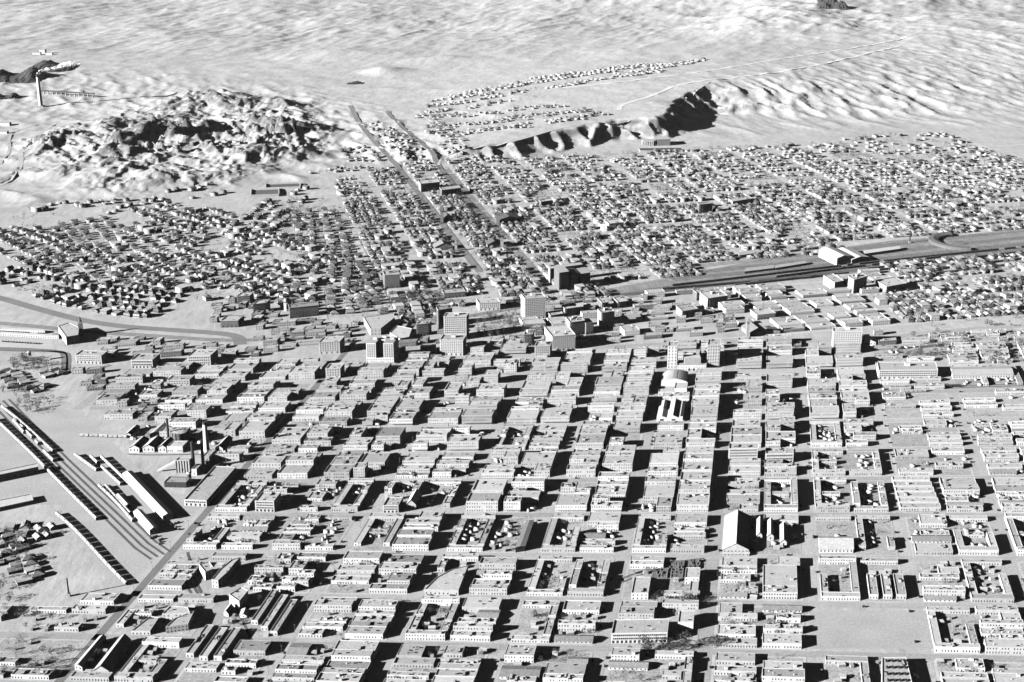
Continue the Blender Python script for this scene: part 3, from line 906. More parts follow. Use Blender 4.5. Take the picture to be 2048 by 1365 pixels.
W_, P_, B_, D_ = M['wall_white'], M['wall_pale'], M['wall_brick'], M['wall_dark']
RP, RM, RD = M['roof_pale'], M['roof_mid'], M['roof_dark']
tower('hotel_tower', (1049, 640), (1091, 637), 595.5, 25, DB, W_, RM, 11, 10, 'tall pale square tower with an even grid of dark windows beside the bare lot', 'tower block', 5, cornice=False)
tower('office_tower', (888, 681), (933, 680), 633, 20, DA, W_, RP, 10, 11, 'white ten storey tower with cornice and dark right side, behind another white block', 'tower block', 4)
tower('office_tower', (880, 711), (926, 712), 680, 26, DA, P_, RM, 8, 10, 'pale eight storey block with a roof light court, in front of the white tower', 'tower block', 5)
tower('office_tower', (1202, 657), (1228, 653), 624, 20, DB, P_, RM, 10, 6, 'slim tower with bands of balconied dark bays above an arcade', 'tower block', 4)
r, l, h = tower('department_store', (1104, 704), (1150, 700), 671, 46, DB, W_, RP, 6, 11, 'big brilliant white department store block with a broad flat roof', 'department store', 8, penthouse=False, winw=.8)
tower('office_building', (1069, 724), (1099.5, 723), 692, 22, DA, P_, RM, 7, 7, 'cream eight storey block with grid of windows left of the white department store', 'office building', 4)
tower('office_building', (1047, 694), (1064, 692), 669, 22, DA, W_, RM, 6, 4, 'narrow white tower with fire escapes behind the cream eight storey block', 'office building', 3)
tower('office_building', (1140, 673), (1169, 669), 643, 28, DB, B_, RP, 8, 9, 'grey brick eight storey block right behind the white department store', 'office building', 5)
tower('office_building', (1171, 670), (1187, 668), 646, 22, DB, B_, RM, 7, 5, 'lower grey brick wing adjoining the eight storey brick block on its right', 'office building', 3, penthouse=False)
tower('bank_building', (1130, 636), (1156, 632), 616, 22, DB, B_, RP, 4, 6, 'grey four storey block between the pilastered bank and a small pale roof', 'office building', 4)
tower('office_building', (1204, 622), (1217, 620), 605, 30, DB, D_, RP, 4, 4, 'narrow dark four storey block behind the slim balconied tower', 'office building', 4, penthouse=False)
tower('office_building', (1236, 618), (1256, 615), 603, 26, DB, D_, RP, 3, 5, 'dark stepped block with pilasters near the street crossing the tracks', 'office building', 3, penthouse=False)
tower('hotel_building', (958, 622), (1000, 620), 605, 22, DB, W_, RP, 3, 10, 'white three storey hotel with balconies facing the park', 'hotel', 4, penthouse=False)
tower('office_building', (770, 578), (800, 576), 549, 24, DB, D_, RP, 7, 7, 'dark brick block with tall pilasters standing alone among houses', 'tower block', 4)
tower('office_building', (888, 598), (931, 594), 585, 20, DB, B_, RM, 2, 12, 'long brick building with a row of tall arched windows', 'hall', 4, penthouse=False)
tower('office_building', (877, 657), (905, 652), 618, 16, DB, D_, RD, 9, 7, 'dark brick slab tower directly behind the white ten storey tower', 'tower block', 3, penthouse=False)
tower('warehouse_building', (1414, 620), (1454, 614), 594, 36, DB, W_, RP, 5, 5, 'tall white warehouse with a painted grey front beside the railway', 'warehouse', 8)
tower('office_building', (1393, 602), (1408, 600), 585, 20, DB, D_, RP, 3, 4, 'small dark fronted four storey block between tracks and the white warehouse', 'office building', 3, penthouse=False)
tower('office_building', (1364, 638), (1395, 633), 620, 30, DB, B_, RM, 3, 6, 'grey block with large bay windows at a street corner', 'office building', 5, penthouse=False)
tower('office_building', (1514, 641), (1551, 637), 628, 30, DB, B_, RP, 3, 12, 'long three storey brick block with three even rows of windows', 'office building', 6, penthouse=False)
tower('apartment_building', (1664, 695), (1722, 695), 663, 20, DA, W_, RP, 6, 12, 'gleaming white six storey block with pilasters beside a small gabled hall', 'apartment block', 4)
tower('factory_building', (1756, 759), (1874, 758), 740, 34, DA, W_, RP, 3, 26, 'very long white factory with three rows of windows, by the siding', 'factory', 6, cornice=False, winw=2.2)
tower('warehouse_building', (1706, 588), (1732, 580), 556, 22, DB, B_, RP, 5, 6, 'six storey grey warehouse close to the tracks with gable parapets', 'warehouse', 4)
tower('warehouse_building', (1668, 583), (1686, 579), 563, 44, DB, P_, RP, 3, 4, 'long narrow pale warehouse left of the six storey grey one', 'warehouse', 9, penthouse=False)
tower('warehouse_building', (1772, 589), (1812, 582), 570, 40, DB, B_, RP, 2, 8, 'broad two storey warehouse with wide windows in the right middle distance', 'warehouse', 6, penthouse=False)
tower('school_building', (1398, 428), (1424, 425), 408, 16, DB, D_, RM, 3, 6, 'dark square brick church hall with arched windows among the houses', 'church hall', 3, penthouse=False)
tower('school_building', (1465, 414), (1505, 408), 400, 26, DB, B_, RP, 3, 10, 'large school with tall piers and a white flank among distant houses', 'school', 5, penthouse=False)
tower('courthouse', (1217, 460), (1247, 457), 446, 26, DB, W_, RP, 2, 8, 'white columned building with bright roof amid the distant houses', 'public building', 4, penthouse=False)
tower('school_building', (842, 385), (880, 381), 366, 34, DB, B_, RP, 2, 10, 'broad pale school beside the left of the two dark roads', 'school', 5, penthouse=False)
tower('school_building', (884, 395), (922, 390), 378, 28, DB, D_, RP, 2, 8, 'broad dark school between the two dark roads', 'school', 5, penthouse=False)
tower('apartment_building', (1082, 416), (1105, 413), 402, 18, DB, D_, RP, 3, 6, 'small dark apartment block in an open lot among the houses', 'apartment block', 3, penthouse=False)
tower('factory_building', (1456, 926), (1514, 925), 897, 18, DA, W_, RP, 4, 14, 'white four storey building with four strict rows of dark windows', 'apartment block', 4, penthouse=False, cornice=False)
tower('factory_building', (1530, 927), (1586, 926), 907, 18, DA, W_, RP, 2, 14, 'white two storey neighbour right of the four storey block, rows of windows', 'apartment block', 4, penthouse=False, cornice=False)
tower('factory_building', (1222, 1288), (1334, 1286), 1266, 26, DA, W_, RP, 2, 26, 'long white two storey factory with two window rows above the bottom street', 'factory', 5, penthouse=False, cornice=False, winw=1.3)
tower('school_building', (766, 1027), (797, 1027), 1011, 22, DA, W_, RP, 2, 9, 'white school with tall windows beside a pale bell tower', 'school', 4, penthouse=False, cornice=False)
tower('office_building', (369, 1012), (414, 1014), 1000, 95, DA, P_, RM, 1, 10, 'very long laundry works along the diagonal road, its side wall in shade', 'factory', 24, penthouse=False, cornice=False)
tower('warehouse_building', (511, 1024), (549, 1025), 1002, 24, DA, P_, RP, 3, 10, 'pale three storey block with rows of square windows above the diagonal road', 'warehouse', 4, penthouse=False, cornice=False)
tower('office_building', (652, 758), (681, 757), 737, 22, DA, W_, RP, 3, 5, 'square white four storey building with wide windows on a street corner', 'office building', 4, penthouse=False)
tower('office_building', (638, 709), (680, 707), 684, 26, DA, W_, RP, 5, 8, 'white six storey block at the left edge of downtown', 'office building', 5, penthouse=False)
tower('warehouse_building', (376, 734), (422, 733), 712, 30, DA, P_, RP, 3, 10, 'broad pale warehouse with horizontal bands and a dark right end', 'warehouse', 5, penthouse=False, cornice=False)
tower('warehouse_building', (263, 737), (306, 737), 720, 28, DA, P_, RP, 2, 12, 'wide two storey warehouse with striped front in the warehouse rows', 'warehouse', 5, penthouse=False, cornice=False)
tower('warehouse_building', (152, 727), (204, 729), 711, 22, DA, P_, RP, 3, 14, 'pale three storey store west of the warehouse rows near the curving drive', 'warehouse', 4, penthouse=False, cornice=False)
tower('warehouse_building', (335, 775), (380, 774), 760, 20, DA, P_, RM, 2, 8, 'pale store with paired window bays fronting the lower warehouse street', 'warehouse', 4, penthouse=False, cornice=False)
tower('apartment_building', (474, 609), (500, 607), 592, 20, DA, B_, RP, 3, 6, 'brick apartment block second in the group left of the columned church', 'apartment block', 4, penthouse=False)
tower('apartment_building', (507, 628), (533, 625), 607, 20, DA, B_, RP, 3, 6, 'square brick apartment block left of the long columned church', 'apartment block', 4, penthouse=False)
tower('church_building', (580, 638), (638, 632), 613, 18, DB, D_, RD, 1, 16, 'long dark church with tall narrow windows and a domed corner', 'church', 3, penthouse=False, winw=1.8)
tower('garage_building', (442, 656), (477, 655), 641, 26, DA, D_, RP, 2, 9, 'dark fronted two storey block at the end of the curved main road', 'warehouse', 4, penthouse=False)
tower('mill_building', (833, 674), (858, 671), 648, 18, DA, W_, RM, 5, 9, 'white five storey flatiron block with its right face in shade', 'office building', 0, penthouse=False)
r, l, h = tower('library', (1101, 641), (1126, 637), 629, 14, DB, B_, RP, 1, 8, 'low bank with a row of tall pilastered windows', 'bank', 2, penthouse=False)

# twin towers on one podium
def u_hotel():
    base = quad_front((733, 727), (788, 727), 30, DA)
    root, loc = flat_building('twin_tower_hotel', base, 8.5, W_, RP, 'hotel with two white towers around a deep court open to the front', 'hotel', None, 2, 3.4, 0, canopy=False)
    fl, fr, br, bl = loc
    L = lambda a, b, t: (a[0] + (b[0] - a[0]) * t, a[1] + (b[1] - a[1]) * t)
    u = unit((fr[0] - fl[0], fr[1] - fl[1]))
    h = htop((760, 727), 687)
    for nm, a, b, c0, c1 in (('left_wing', 0, .36, 0, 1), ('right_wing', .62, 1, 0, 1), ('back_wing', .36, .62, .62, 1)):
        p = [L(L(fl, fr, a), L(bl, br, a), c0), L(L(fl, fr, b), L(bl, br, b), c0), L(L(fl, fr, b), L(bl, br, b), c1), L(L(fl, fr, a), L(bl, br, a), c1)]
        if nm != 'back_wing': p[0] = (p[0][0] + .3, p[0][1] + .6); p[1] = (p[1][0] - .3, p[1][1] + .6)
        mb = MB(); mb.prism(p, 8.5, h, W_, True, RM)
        mb.box(L(L(p[0], p[2], .5), p[2], .2), u, 6, 5, h, h + 4, W_, RM)
        w = mb.obj('tower_wing', root)
        if nm != 'back_wing':
            windows_single(root, p[0], p[1], 8, 4, 10, (h - 11) / 8, 1.5, 1.7, M['trim'], ends=.8)
            windows_single(root, p[1], p[2], 8, 5, 10, (h - 11) / 8, 1.5, 1.7, M['trim'], ends=1)
u_hotel()

def hotel_theatre():
    # two tall wings with a theatre between, three arches at street level
    q1 = quad_front((1334, 738), (1353, 738), 22, DA); q2 = quad_front((1413, 736), (1438, 735), 26, DA)
    for q, top, lab in ((q1, 692, 'tall white left wing of the theatre hotel with few windows'), (q2, 690, 'tall white right wing of the theatre hotel casting a long shadow')):
        h = htop(proj(*q[0]), top)
        root, loc = flat_building('hotel_tower', q, h, W_, RM, lab, 'hotel', None, 7, 3.6, 4, cornice=True, parapet=1, single=1.2)
    q3 = quad_front((1354, 742), (1412, 742), 24, DA)
    root, loc = flat_building('theatre', q3, 8.5, W_, RP, 'low white theatre with three dark street arches between two hotel wings', 'theatre', None, 2, 3.6, 1)
    fl, fr, br, bl = loc
    u = unit((fr[0] - fl[0], fr[1] - fl[1])); o = (u[1], -u[0])
    ab = MB()
    for t in (0.42, 0.58, 0.74):
        c = (fl[0] + (fr[0] - fl[0]) * t + o[0] * .1, fl[1] + (fr[1] - fl[1]) * t + o[1] * .1)
        pts = [(-1.6, 0), (1.6, 0)] + [(1.6 * math.cos(a), 2.4 + 1.6 * math.sin(a)) for a in [math.pi * k / 8 for k in range(9)]]
        k0 = [(c[0] + u[0] * x, c[1] + u[1] * x, z + .1) for x, z in pts]
        ab.poly(k0, M['glass'])
    ab.obj('arch', root)
    st = MB(); c = ((fl[0] + fr[0] + br[0] + bl[0]) / 4, (fl[1] + fr[1] + br[1] + bl[1]) / 4 + 4)
    st.box(c, u, 24, 16, 7.8, 17, B_, RP); st.obj('stage_house', root)
hotel_theatre()

def church(L, Rr, depth, d, eave, rise, wallm, roofm, label, tx=None, ttop=None, spire=0, tw=5):
    root, loc = gable_building('church', quad_front(L, Rr, depth, d), eave, rise, wallm, roofm, label, 'church')
    if tx:
        x, y = G(*tx); ox, oy = root.location[0], root.location[1]
        h = htop(tx, ttop)
        mb = MB(); u = (1, 0)
        mb.box((x - ox, y - oy), u, tw, tw, 0, h - spire, wallm, roofm)
        o = mb.obj('bell_tower', root)
        if spire:
            s = MB(); a = tw / 2 + .2
            p = [(x - ox - a, y - oy - a, h - spire), (x - ox + a, y - oy - a, h - spire), (x - ox + a, y - oy + a, h - spire), (x - ox - a, y - oy + a, h - spire)]
            for i in range(4): s.poly([p[i], p[(i + 1) % 4], (x - ox, y - oy, h)], roofm)
            s.obj('spire', o)
        w = MB(); win_row(w, (x - ox - tw / 2, y - oy - tw / 2), (x - ox + tw / 2, y - oy - tw / 2), (h - spire) * .75, (h - spire) * .15, 2, 1.2, M['glass']); w.obj('belfry_opening', o)
        occupy([(x - 4, y - 4), (x + 4, y - 4), (x + 4, y + 4), (x - 4, y + 4)])
    return root
church((1499, 674), (1532, 669), 34, DB, 7, 6, M['wall_brick'], M['shingle'], 'dark gabled church beside a tall thin white bell tower', (1494.5, 676), 634, 4, 4.2)
church((812, 1020), (832, 1020), 30, DA, 7, 6, P_, M['roof_pale'], 'gabled church just behind the white school and its pale tower', (773.5, 1003), 974, 0, 4.0)
church((1728, 692), (1751, 692), 18, DA, 6, 4, W_, M['tin'], 'small white gabled hall right of the gleaming six storey block')
church((886, 446), (905, 444), 26, DB, 9, 7, D_, M['shingle_dark'], 'dark stone church with corner spire between two long streets', (884, 447), 410, 8, 6)
church((997, 452), (1040, 445), 34, DB, 10, 6, D_, M['shingle_dark'], 'large dark church with two stubby towers, smoke-dark roof', (996, 452), 425, 0, 7)
church((975, 498), (1004, 494), 24, DB, 8, 6, B_, M['shingle_dark'], 'round fronted dark church near the park district', (1004, 495), 474, 3, 6)
church((870, 503), (905, 500), 24, DB, 8, 7, B_, M['shingle'], 'brick church with gabled wings left of the round fronted church', (912, 502), 480, 6, 5)
church((1206, 463), (1214, 463), 18, DB, 8, 3, W_, M['shingle_pale'], 'white church with tall slim tower beside the columned building', (1209, 462), 438, 5, 4)
church((560, 617), (576, 616), 20, DA, 8, 5, W_, M['tin'], 'tall white gabled church beside the long columned church', (571, 622), 596, 4, 4)
church((1512, 672), (1560, 668), 18, DB, 5, 4, M['wall_pale'], M['shingle'], 'low gabled parish hall adjoining the dark gabled church')

# great sheds and odd big roofs
gable_building('railway_workshop', [G(1673, 532), G(1700, 527.5), G(1663.5, 509.5), G(1637, 514)], 14.5, 3.5, W_, M['tin'], 'huge railway workshop with bright left wall, the taller of two joined halls', 'railway workshop')
gable_building('railway_workshop', [G(1703, 529), G(1737, 523.5), G(1700, 505.5), G(1668, 509)], 9.0, 3.5, B_, M['tin'], 'lower railway workshop hall joined to the right of the taller one', 'railway workshop')
gable_building('freight_shed', [G(1730, 513), G(1800, 503), G(1797, 498), G(1727, 507)], 5.5, 2, B_, M['tin'], 'long low shed in the rail yard behind the workshop halls', 'shed', along=False)
gable_building('freight_shed', [G(1489, 548), G(1547, 541), G(1548, 535), G(1493, 541)], 4.5, 2, B_, M['roof_mid'], 'grey roofed freight shed left of the railway workshop', 'shed', along=False)
gable_building('freight_shed', [G(1550, 541), G(1612, 531), G(1610, 527), G(1549, 536)], 4.5, 1.5, B_, M['roof_pale'], 'pale roofed freight shed ending at the railway workshop', 'shed', along=False)
gable_building('freight_shed', [G(1478, 517), G(1520, 511), G(1516, 505), G(1476, 511)], 6, 2, B_, M['roof_mid'], 'small shed by the yard edge left of the workshop', 'shed', along=False)
gable_building('long_warehouse', quad_front((1905, 759), (2026, 757), 34, DA), 6, 3, W_, M['tin'], 'long low white warehouse with shaded platform at the right edge', 'warehouse', along=False)
gable_building('railway_platform_shed', quad_front((1452, 583), (1492, 577), 8, DB), 5, 1, P_, M['roof_pale'], 'slim pale platform roof behind the tall white warehouse', 'platform roof', along=False)
gable_building('barn', quad_front((1445, 1109), (1497, 1109), 82, DA), 6, 7.5, P_, M['tin'], 'big barn with bright left slope and dark right slope', 'barn', shade_roofm=M['shingle_dark'])  # one roof in two tones, the shade of the right slope put into its colour
for i, (a, b, y, dep, lab) in enumerate(((1513, 1524, 1080, 40, 'narrow ribbed shed nearest the big barn'), (1534, 1547, 1082, 38, 'second narrow gabled shed right of the big barn'), (1560, 1573, 1094, 42, 'third gabled shed of the yard, with tall gable, right of the barn'))):
    gable_building('yard_shed', quad_front((a, y), (b, y), dep, DA), 6, 3.5, P_, M['tin'], lab, 'shed', shade_roofm=M['shingle'])  # right slopes coloured darker, as painted shade
gable_building('cart_shed', quad_front((1446, 1113), (1498, 1113), 5, DA), 3, 1, P_, M['roof_pale'], 'low lean-to fronting the big barn on the street', 'shed', along=False, occ=False)
gable_building('market_hall', [G(1031, 1106), G(1050, 1103), G(1067, 1052), G(1052, 1052)], 6.5, 0.8, M['iron'], M['shingle'], 'long narrow dark shed with ribbed roof along the street edge', 'shed', wins=False)
flat_building('arc_walled_store', [G(849, 1190), G(917, 1192), G(936, 1142), G(903, 1150), G(873, 1166)], 6.5, P_, RP, 'big pale building with a curved left wall', 'warehouse', None, 1, 4, 3)
gable_building('hip_hall', quad_front((1638, 1107), (1706, 1107), 30, DA), 5, 6, W_, M['roof_pale'], 'broad hall with a tent-like pale roof on the block by the wide street', 'hall', along=False)
gable_building('flour_mill', quad_front((1255 + 20, 1258), (1318, 1258), 1, DA), 1, .5, P_, M['tin'], 'low strip of wall on the block below the lumber yard', 'wall', occ=False) if False else None
flat_building('plain_store', quad_front((1355, 1262), (1386, 1262), 22, DA), 10, W_, RP, 'plain white windowless block beside dark shadow, below the lumber yard', 'store', None, 1, 40, 1)
flat_building('lumber_office', quad_front((1369, 1169), (1398, 1169), 22, DA), 8, W_, RP, 'white two storey block at the corner of the lumber yard', 'office', None, 2, 3.4, 1)
flat_building('lumber_shed', quad_front((1377, 1203), (1394, 1203), 34, DA), 5, W_, RP, 'narrow pale shed below the white corner block of the lumber yard', 'shed', None, 1, 6, 0)
flat_building('lumber_shed', quad_front((1262, 1200), (1296, 1200), 34, DA), 8, W_, RP, 'pale L shaped store at the lower left of the lumber yard', 'store', None, 2, 4, 1)
for i, (a, b, y, hh, lab) in enumerate(((1338, 1368, 1141, 3, 'grey timber stacks'), (1303, 1335, 1158, 3, 'dark grey timber stacks'), (1375, 1400, 1139, 3, 'ribbed timber stacks'), (1340, 1366, 1157, 2.4, 'low timber stacks'))):
    root = thing('lumber_stack', (*G((a + b) / 2, y), 0), lab + (' at the top middle of the lumber yard', ' at the left of the lumber yard', ' at the top right of the lumber yard', ' in the centre of the lumber yard')[i], 'lumber stack', 'timber stacks in the lumber yard')
    q = quad_front((a, y), (b, y), 20, DA); occupy(q); ox, oy = root.location[0], root.location[1]
    for s in range(9):
        for t in range(3):
            f = lambda u_, v_: (q[0][0] * (1 - u_) * (1 - v_) + q[1][0] * u_ * (1 - v_) + q[2][0] * u_ * v_ + q[3][0] * (1 - u_) * v_ - ox, q[0][1] * (1 - u_) * (1 - v_) + q[1][1] * u_ * (1 - v_) + q[2][1] * u_ * v_ + q[3][1] * (1 - u_) * v_ - oy)
            mb = MB(); mb.prism([f(s / 9, t / 3), f(s / 9 + .085, t / 3), f(s / 9 + .085, t / 3 + .28), f(s / 9, t / 3 + .28)], 0, hh * R.uniform(.5, 1.1), M['timber'])
            mb.obj('timber_pile', root)

# skylit market sheds and the hall with the barrel roof
def skylit():
    q = quad_front((1313, 844), (1365, 844), 62, DA); occupy(q)
    cx, cy = sum(p[0] for p in q) / 4, sum(p[1] for p in q) / 4
    root = thing('ridged_market_hall', (cx, cy, 0), 'hall of parallel ridged roofs with long dark skylight strips', 'market hall')
    l = [(p[0] - cx, p[1] - cy) for p in q]
    L = lambda a, b, t: (a[0] + (b[0] - a[0]) * t, a[1] + (b[1] - a[1]) * t)
    mb = MB(); mb.prism(l, 0, 6, W_, False); mb.obj('wall', root)
    ts = [0, .2, .4, .62, .84, 1.0]; zs = [6, 8.2, 6, 9.5, 6, 7]
    for i in range(5):
        rb = MB()
        a, b = L(l[0], l[1], ts[i]), L(l[0], l[1], ts[i + 1]); c, d = L(l[3], l[2], ts[i + 1]), L(l[3], l[2], ts[i])
        rb.poly([(*a, zs[i]), (*b, zs[i + 1]), (*c, zs[i + 1]), (*d, zs[i])], M['tin'] if i % 2 == 0 else M['shingle'])  # slopes turned from the sun coloured darker, shade painted in
        rb.poly([(*a, 6), (*b, 6), (*b, zs[i + 1]), (*a, zs[i])] if zs[i + 1] != 6 and zs[i] != 6 else ([(*a, 6), (*b, 6), (*(b if zs[i + 1] > 6 else a), max(zs[i], zs[i + 1]))]), W_)
        rb.obj('roof', root)
    sk = MB()
    for t, z, a0, a1 in ((.19, 8.25, .45, .95), (.90, 6.8, .05, .95)):
        p, p2 = L(l[0], l[1], t), L(l[3], l[2], t); u = unit((l[1][0] - l[0][0], l[1][1] - l[0][1]))
        A, B = L(p, p2, a0), L(p, p2, a1)
        sk.prism([(A[0], A[1]), (A[0] + u[0] * 4, A[1] + u[1] * 4), (B[0] + u[0] * 4, B[1] + u[1] * 4), B], z - 1.5, z + .25, M['glass'])
    sk.obj('skylight', root)
    dr = MB(); u = unit((l[1][0] - l[0][0], l[1][1] - l[0][1])); o = (u[1], -u[0])
    for t in (.2, .65):
        c = L(l[0], l[1], t); dr.box((c[0] + o[0] * .1, c[1] + o[1] * .1), u, 5, .3, 0, 4, M['glass'])
    dr.obj('door', root)
skylit()
def barrel():
    q = quad_front((1322, 775), (1373, 774), 40, DA); occupy(q)
    cx, cy = sum(p[0] for p in q) / 4, sum(p[1] for p in q) / 4
    root = thing('barrel_roofed_hall', (cx, cy, 0), 'big hall with a low curved barrel roof and white curved front', 'hall')
    l = [(p[0] - cx, p[1] - cy) for p in q]
    L = lambda a, b, t: (a[0] + (b[0] - a[0]) * t, a[1] + (b[1] - a[1]) * t)
    n = 12; zz = [8 + 4.5 * math.sin(math.pi * k / n) for k in range(n + 1)]
    w = MB(); w.poly([(*l[0], 0), (*l[1], 0)] + [(*L(l[1], l[0], k / n), zz[k]) for k in range(n + 1)], W_)
    w.poly([(*l[1], 0), (*l[2], 0), (*l[2], 8), (*l[1], 8)], W_); w.poly([(*l[3], 0), (*l[0], 0), (*l[0], 8), (*l[3], 8)], W_)
    w.obj('wall', root)
    r = MB()
    for k in range(n):
        a, b = L(l[0], l[1], k / n), L(l[0], l[1], (k + 1) / n); c, d = L(l[3], l[2], (k + 1) / n), L(l[3], l[2], k / n)
        r.poly([(*a, zz[k]), (*b, zz[k + 1]), (*c, zz[k + 1]), (*d, zz[k])], M['roof_mid'])
    r.obj('roof', root)
    v = MB()
    for k in range(7): v.box(L(L(l[0], l[1], .5), L(l[3], l[2], .5), .15 + k * .12), (1, 0), 5, 2.2, 12, 13, M['shingle'])
    v.obj('roof_vent', root, True)
barrel()
flat_building('hall_annex', quad_front((1316, 793), (1347, 793), 22, DA), 7, P_, RP, 'flat annex in front of the barrel roofed hall, left half', 'store', None, 1, 5, 1)
flat_building('hall_annex', quad_front((1348, 793), (1373, 793), 24, DA), 12, W_, RP, 'tall blank white annex in front of the barrel roofed hall, right half', 'store', None, 1, 9, 0)
flat_building('theatre_block', [G(762, 671), G(790, 649), G(787, 640), G(728, 649), G(741, 672)], 12, P_, RP, 'broad angular flat roof with a dark right wall, behind the twin towers', 'theatre', None, 2, 5, 3)
flat_building('store', [G(800, 688), G(818, 685), G(824, 668), G(794, 662), G(780, 676)], 9, P_, RP, 'pale angled store with two roof lights behind the twin towers', 'store', None, 2, 4, 2)
# E shaped dark apartment house
def e_block():
    a = G(1118, 584)
    root = thing('apartment_house', (*a, 0), 'large dark E shaped apartment house beside the bare lot by the tracks', 'apartment block')
    for (L, Rr, dep, top) in (((1118, 584), (1138, 581), 34, 546), ((1143, 580), (1157, 578), 34, 549), ((1162, 577), (1180, 574), 34, 548)):
        q = quad_front(L, Rr, dep, DB); occupy(q); h = htop(L, top); l = [(p[0] - a[0], p[1] - a[1]) for p in q]
        mb = MB(); mb.prism(l, 0, h, M['wall_dark'], True, RM); mb.obj('wing', root)
        windows_single(root, l[0], l[1], 7, 5, 2, (h - 3) / 7, 1.3, 2, M['wall_pale'], ends=.8)
        windows_single(root, l[3], l[0], 7, 7, 2, (h - 3) / 7, 1.3, 2, M['wall_pale'], ends=.8)
    q = quad_front((1100, 567), (1165, 558), 14, DB)
    l = [(p[0] - a[0], p[1] - a[1]) for p in q]; mb = MB(); mb.prism(l, 0, 27, B_, True, RM); mb.obj('wing', root); occupy(q)
e_block()
# high school on the hill
def high_school():
    x, y, z = GT(1308, 292)
    root = thing('high_school', (x, y, z), 'columned pale school on the bench below the bluff', 'school')
    for (ox, w, dp, h, m) in ((-14, 34, 16, 15, B_), (24, 34, 40, 17, D_)):
        mb = MB(); mb.box((ox, dp / 2), unit((1, .1)), w, dp, -6, h, m, RP); mb.obj('wing', root)
        windows_single(root, (ox - w / 2 + 1, 0 - w / 2 * .1), (ox + w / 2 - 1, w / 2 * .1), 3, 8, 1.5, 4.4, 2, 2.6, M['trim'])
    c = MB()
    for k in range(6): c.cyl((-26 + k * 4.6, -4.5), .8, .7, -2, 12, M['trim'], 8)
    c.obj('column', root, True)
    p = MB(); p.box((-14.5, -2.5), unit((1, .1)), 28, 5, 12, 14, M['trim'], RP); p.obj('portico_roof', root)
    occupy([(x - 40, y - 10), (x + 45, y - 10), (x + 45, y + 45), (x - 40, y + 45)])
    tt = thing('terrace', (x, y - 70, TZ(x, y - 70)), 'planted terrace embankment in front of the columned school', 'terrace')
    mb = MB(); mb.box((10, 0), (1, .05), 110, 26, -6, 5, M['yard'], M['leaf']); mb.obj('embankment', tt)
high_school()

# union depot with clock tower
def depot():
    r_, l_ = flat_building('union_depot', [G(134, 691), G(158, 687), G(160, 672), G(140, 662), G(118, 669)], 14, P_, RP, 'brick railway depot, bright end wall and dark long side, beside a spired tower', 'railway station', None, 2, 5, 3)
    p = G(163, 672); h = htop((163, 672), 637)
    root = thing('depot_tower', (*p, 0), 'tall slim dark tower with a pointed spire at the depot', 'tower')
    mb = MB(); mb.box((0, 0), DB, 6.5, 6.5, 0, h - 8, D_, RM); mb.obj('shaft', root)
    mb = MB(); mb.box((0, 0), DB, 5, 5, h - 8, h - 5, B_, RM); mb.obj('belfry', root)
    mb = MB(); mb.cyl((0, 0), 2.6, .1, h - 5, h + 4, M['shingle_dark'], 8); mb.obj('spire', root)
    occupy([(p[0] - 8, p[1] - 8), (p[0] + 8, p[1] - 8), (p[0] + 8, p[1] + 8), (p[0] - 8, p[1] + 8)])
    for (a, b, c, dd) in (((0, 664), (90, 668), 7, 'long platform roof left of the depot'), ((0, 672), (118, 679), 6, 'second platform roof, nearer, left of the depot')):
        q = [G(*a), G(*b), G(b[0], b[1] - 3.4), G(a[0], a[1] - 3.4)]
        flat_building('platform_roof', q, 4.5, P_, M['trim'], dd, 'platform roof', None, 1, 4, 0, parapet=.2)
depot()

# chimneys, gas holder, water tower
def chimney(base, top, r0, r1, m, label, band=True, z=0.0):
    x, y = G(*base) if not z else GT(*base)[:2]
    h = htop(base, top) if not z else z
    zz = 0 if not z else TZ(x, y)
    root = thing('chimney', (x, y, zz), label, 'chimney')
    mb = MB(); mb.cyl((0, 0), r0, r1, -1, h * (.93 if band else 1), m, 14); mb.obj('shaft', root)
    if band:
        mb = MB(); mb.cyl((0, 0), r1 * 1.18, r1 * 1.18, h * .93, h, M['iron'], 14); mb.obj('cap', root)
    mb = MB(); mb.box((0, 0), (1, 0), r0 * 2.6, r0 * 2.6, -1, 3.5, B_); mb.obj('plinth', root)
    occupy([(x - r0, y - r0), (x + r0, y - r0), (x + r0, y + r0), (x - r0, y + r0)])
    return root
chimney((414, 908), 844, 4.0, 2.7, W_, 'tallest pale chimney with a black cap at the gas works')
chimney((388, 940), 884, 2.2, 1.9, M['iron'], 'black iron chimney just right of the ribbed silo building', False)
chimney((407, 936), 880, 2.2, 1.8, M['iron'], 'black iron chimney, right of the pair at the power works', False)
chimney((338, 888), 838, 1.9, 1.5, M['iron'], 'thin black chimney behind the round gas holder', True)
chimney((138, 1193), 1157, 1.1, .7, M['iron'], 'thin black stack standing alone in the lower left', False)
chimney((1819, 486), 464, 1.5, 1.2, M['iron'], 'thin stack in the rail yard near the roundhouse', False)
chimney((1676.5, 560), 529, .7, .5, M['iron'], 'thin mast by the tracks below the railway workshop', False)
chimney((82, 214), 0, 6.5, 4.5, W_, 'very tall pale smelter chimney with white smoke, far upper left', True, 96.0)
chimney((1437, 590), 575, 1.4, 1.1, B_, 'short chimney by the tall white warehouse', False)
chimney((896, 862), 846, 1.2, .9, B_, 'small brick chimney amid the blocks right of the power works', False)
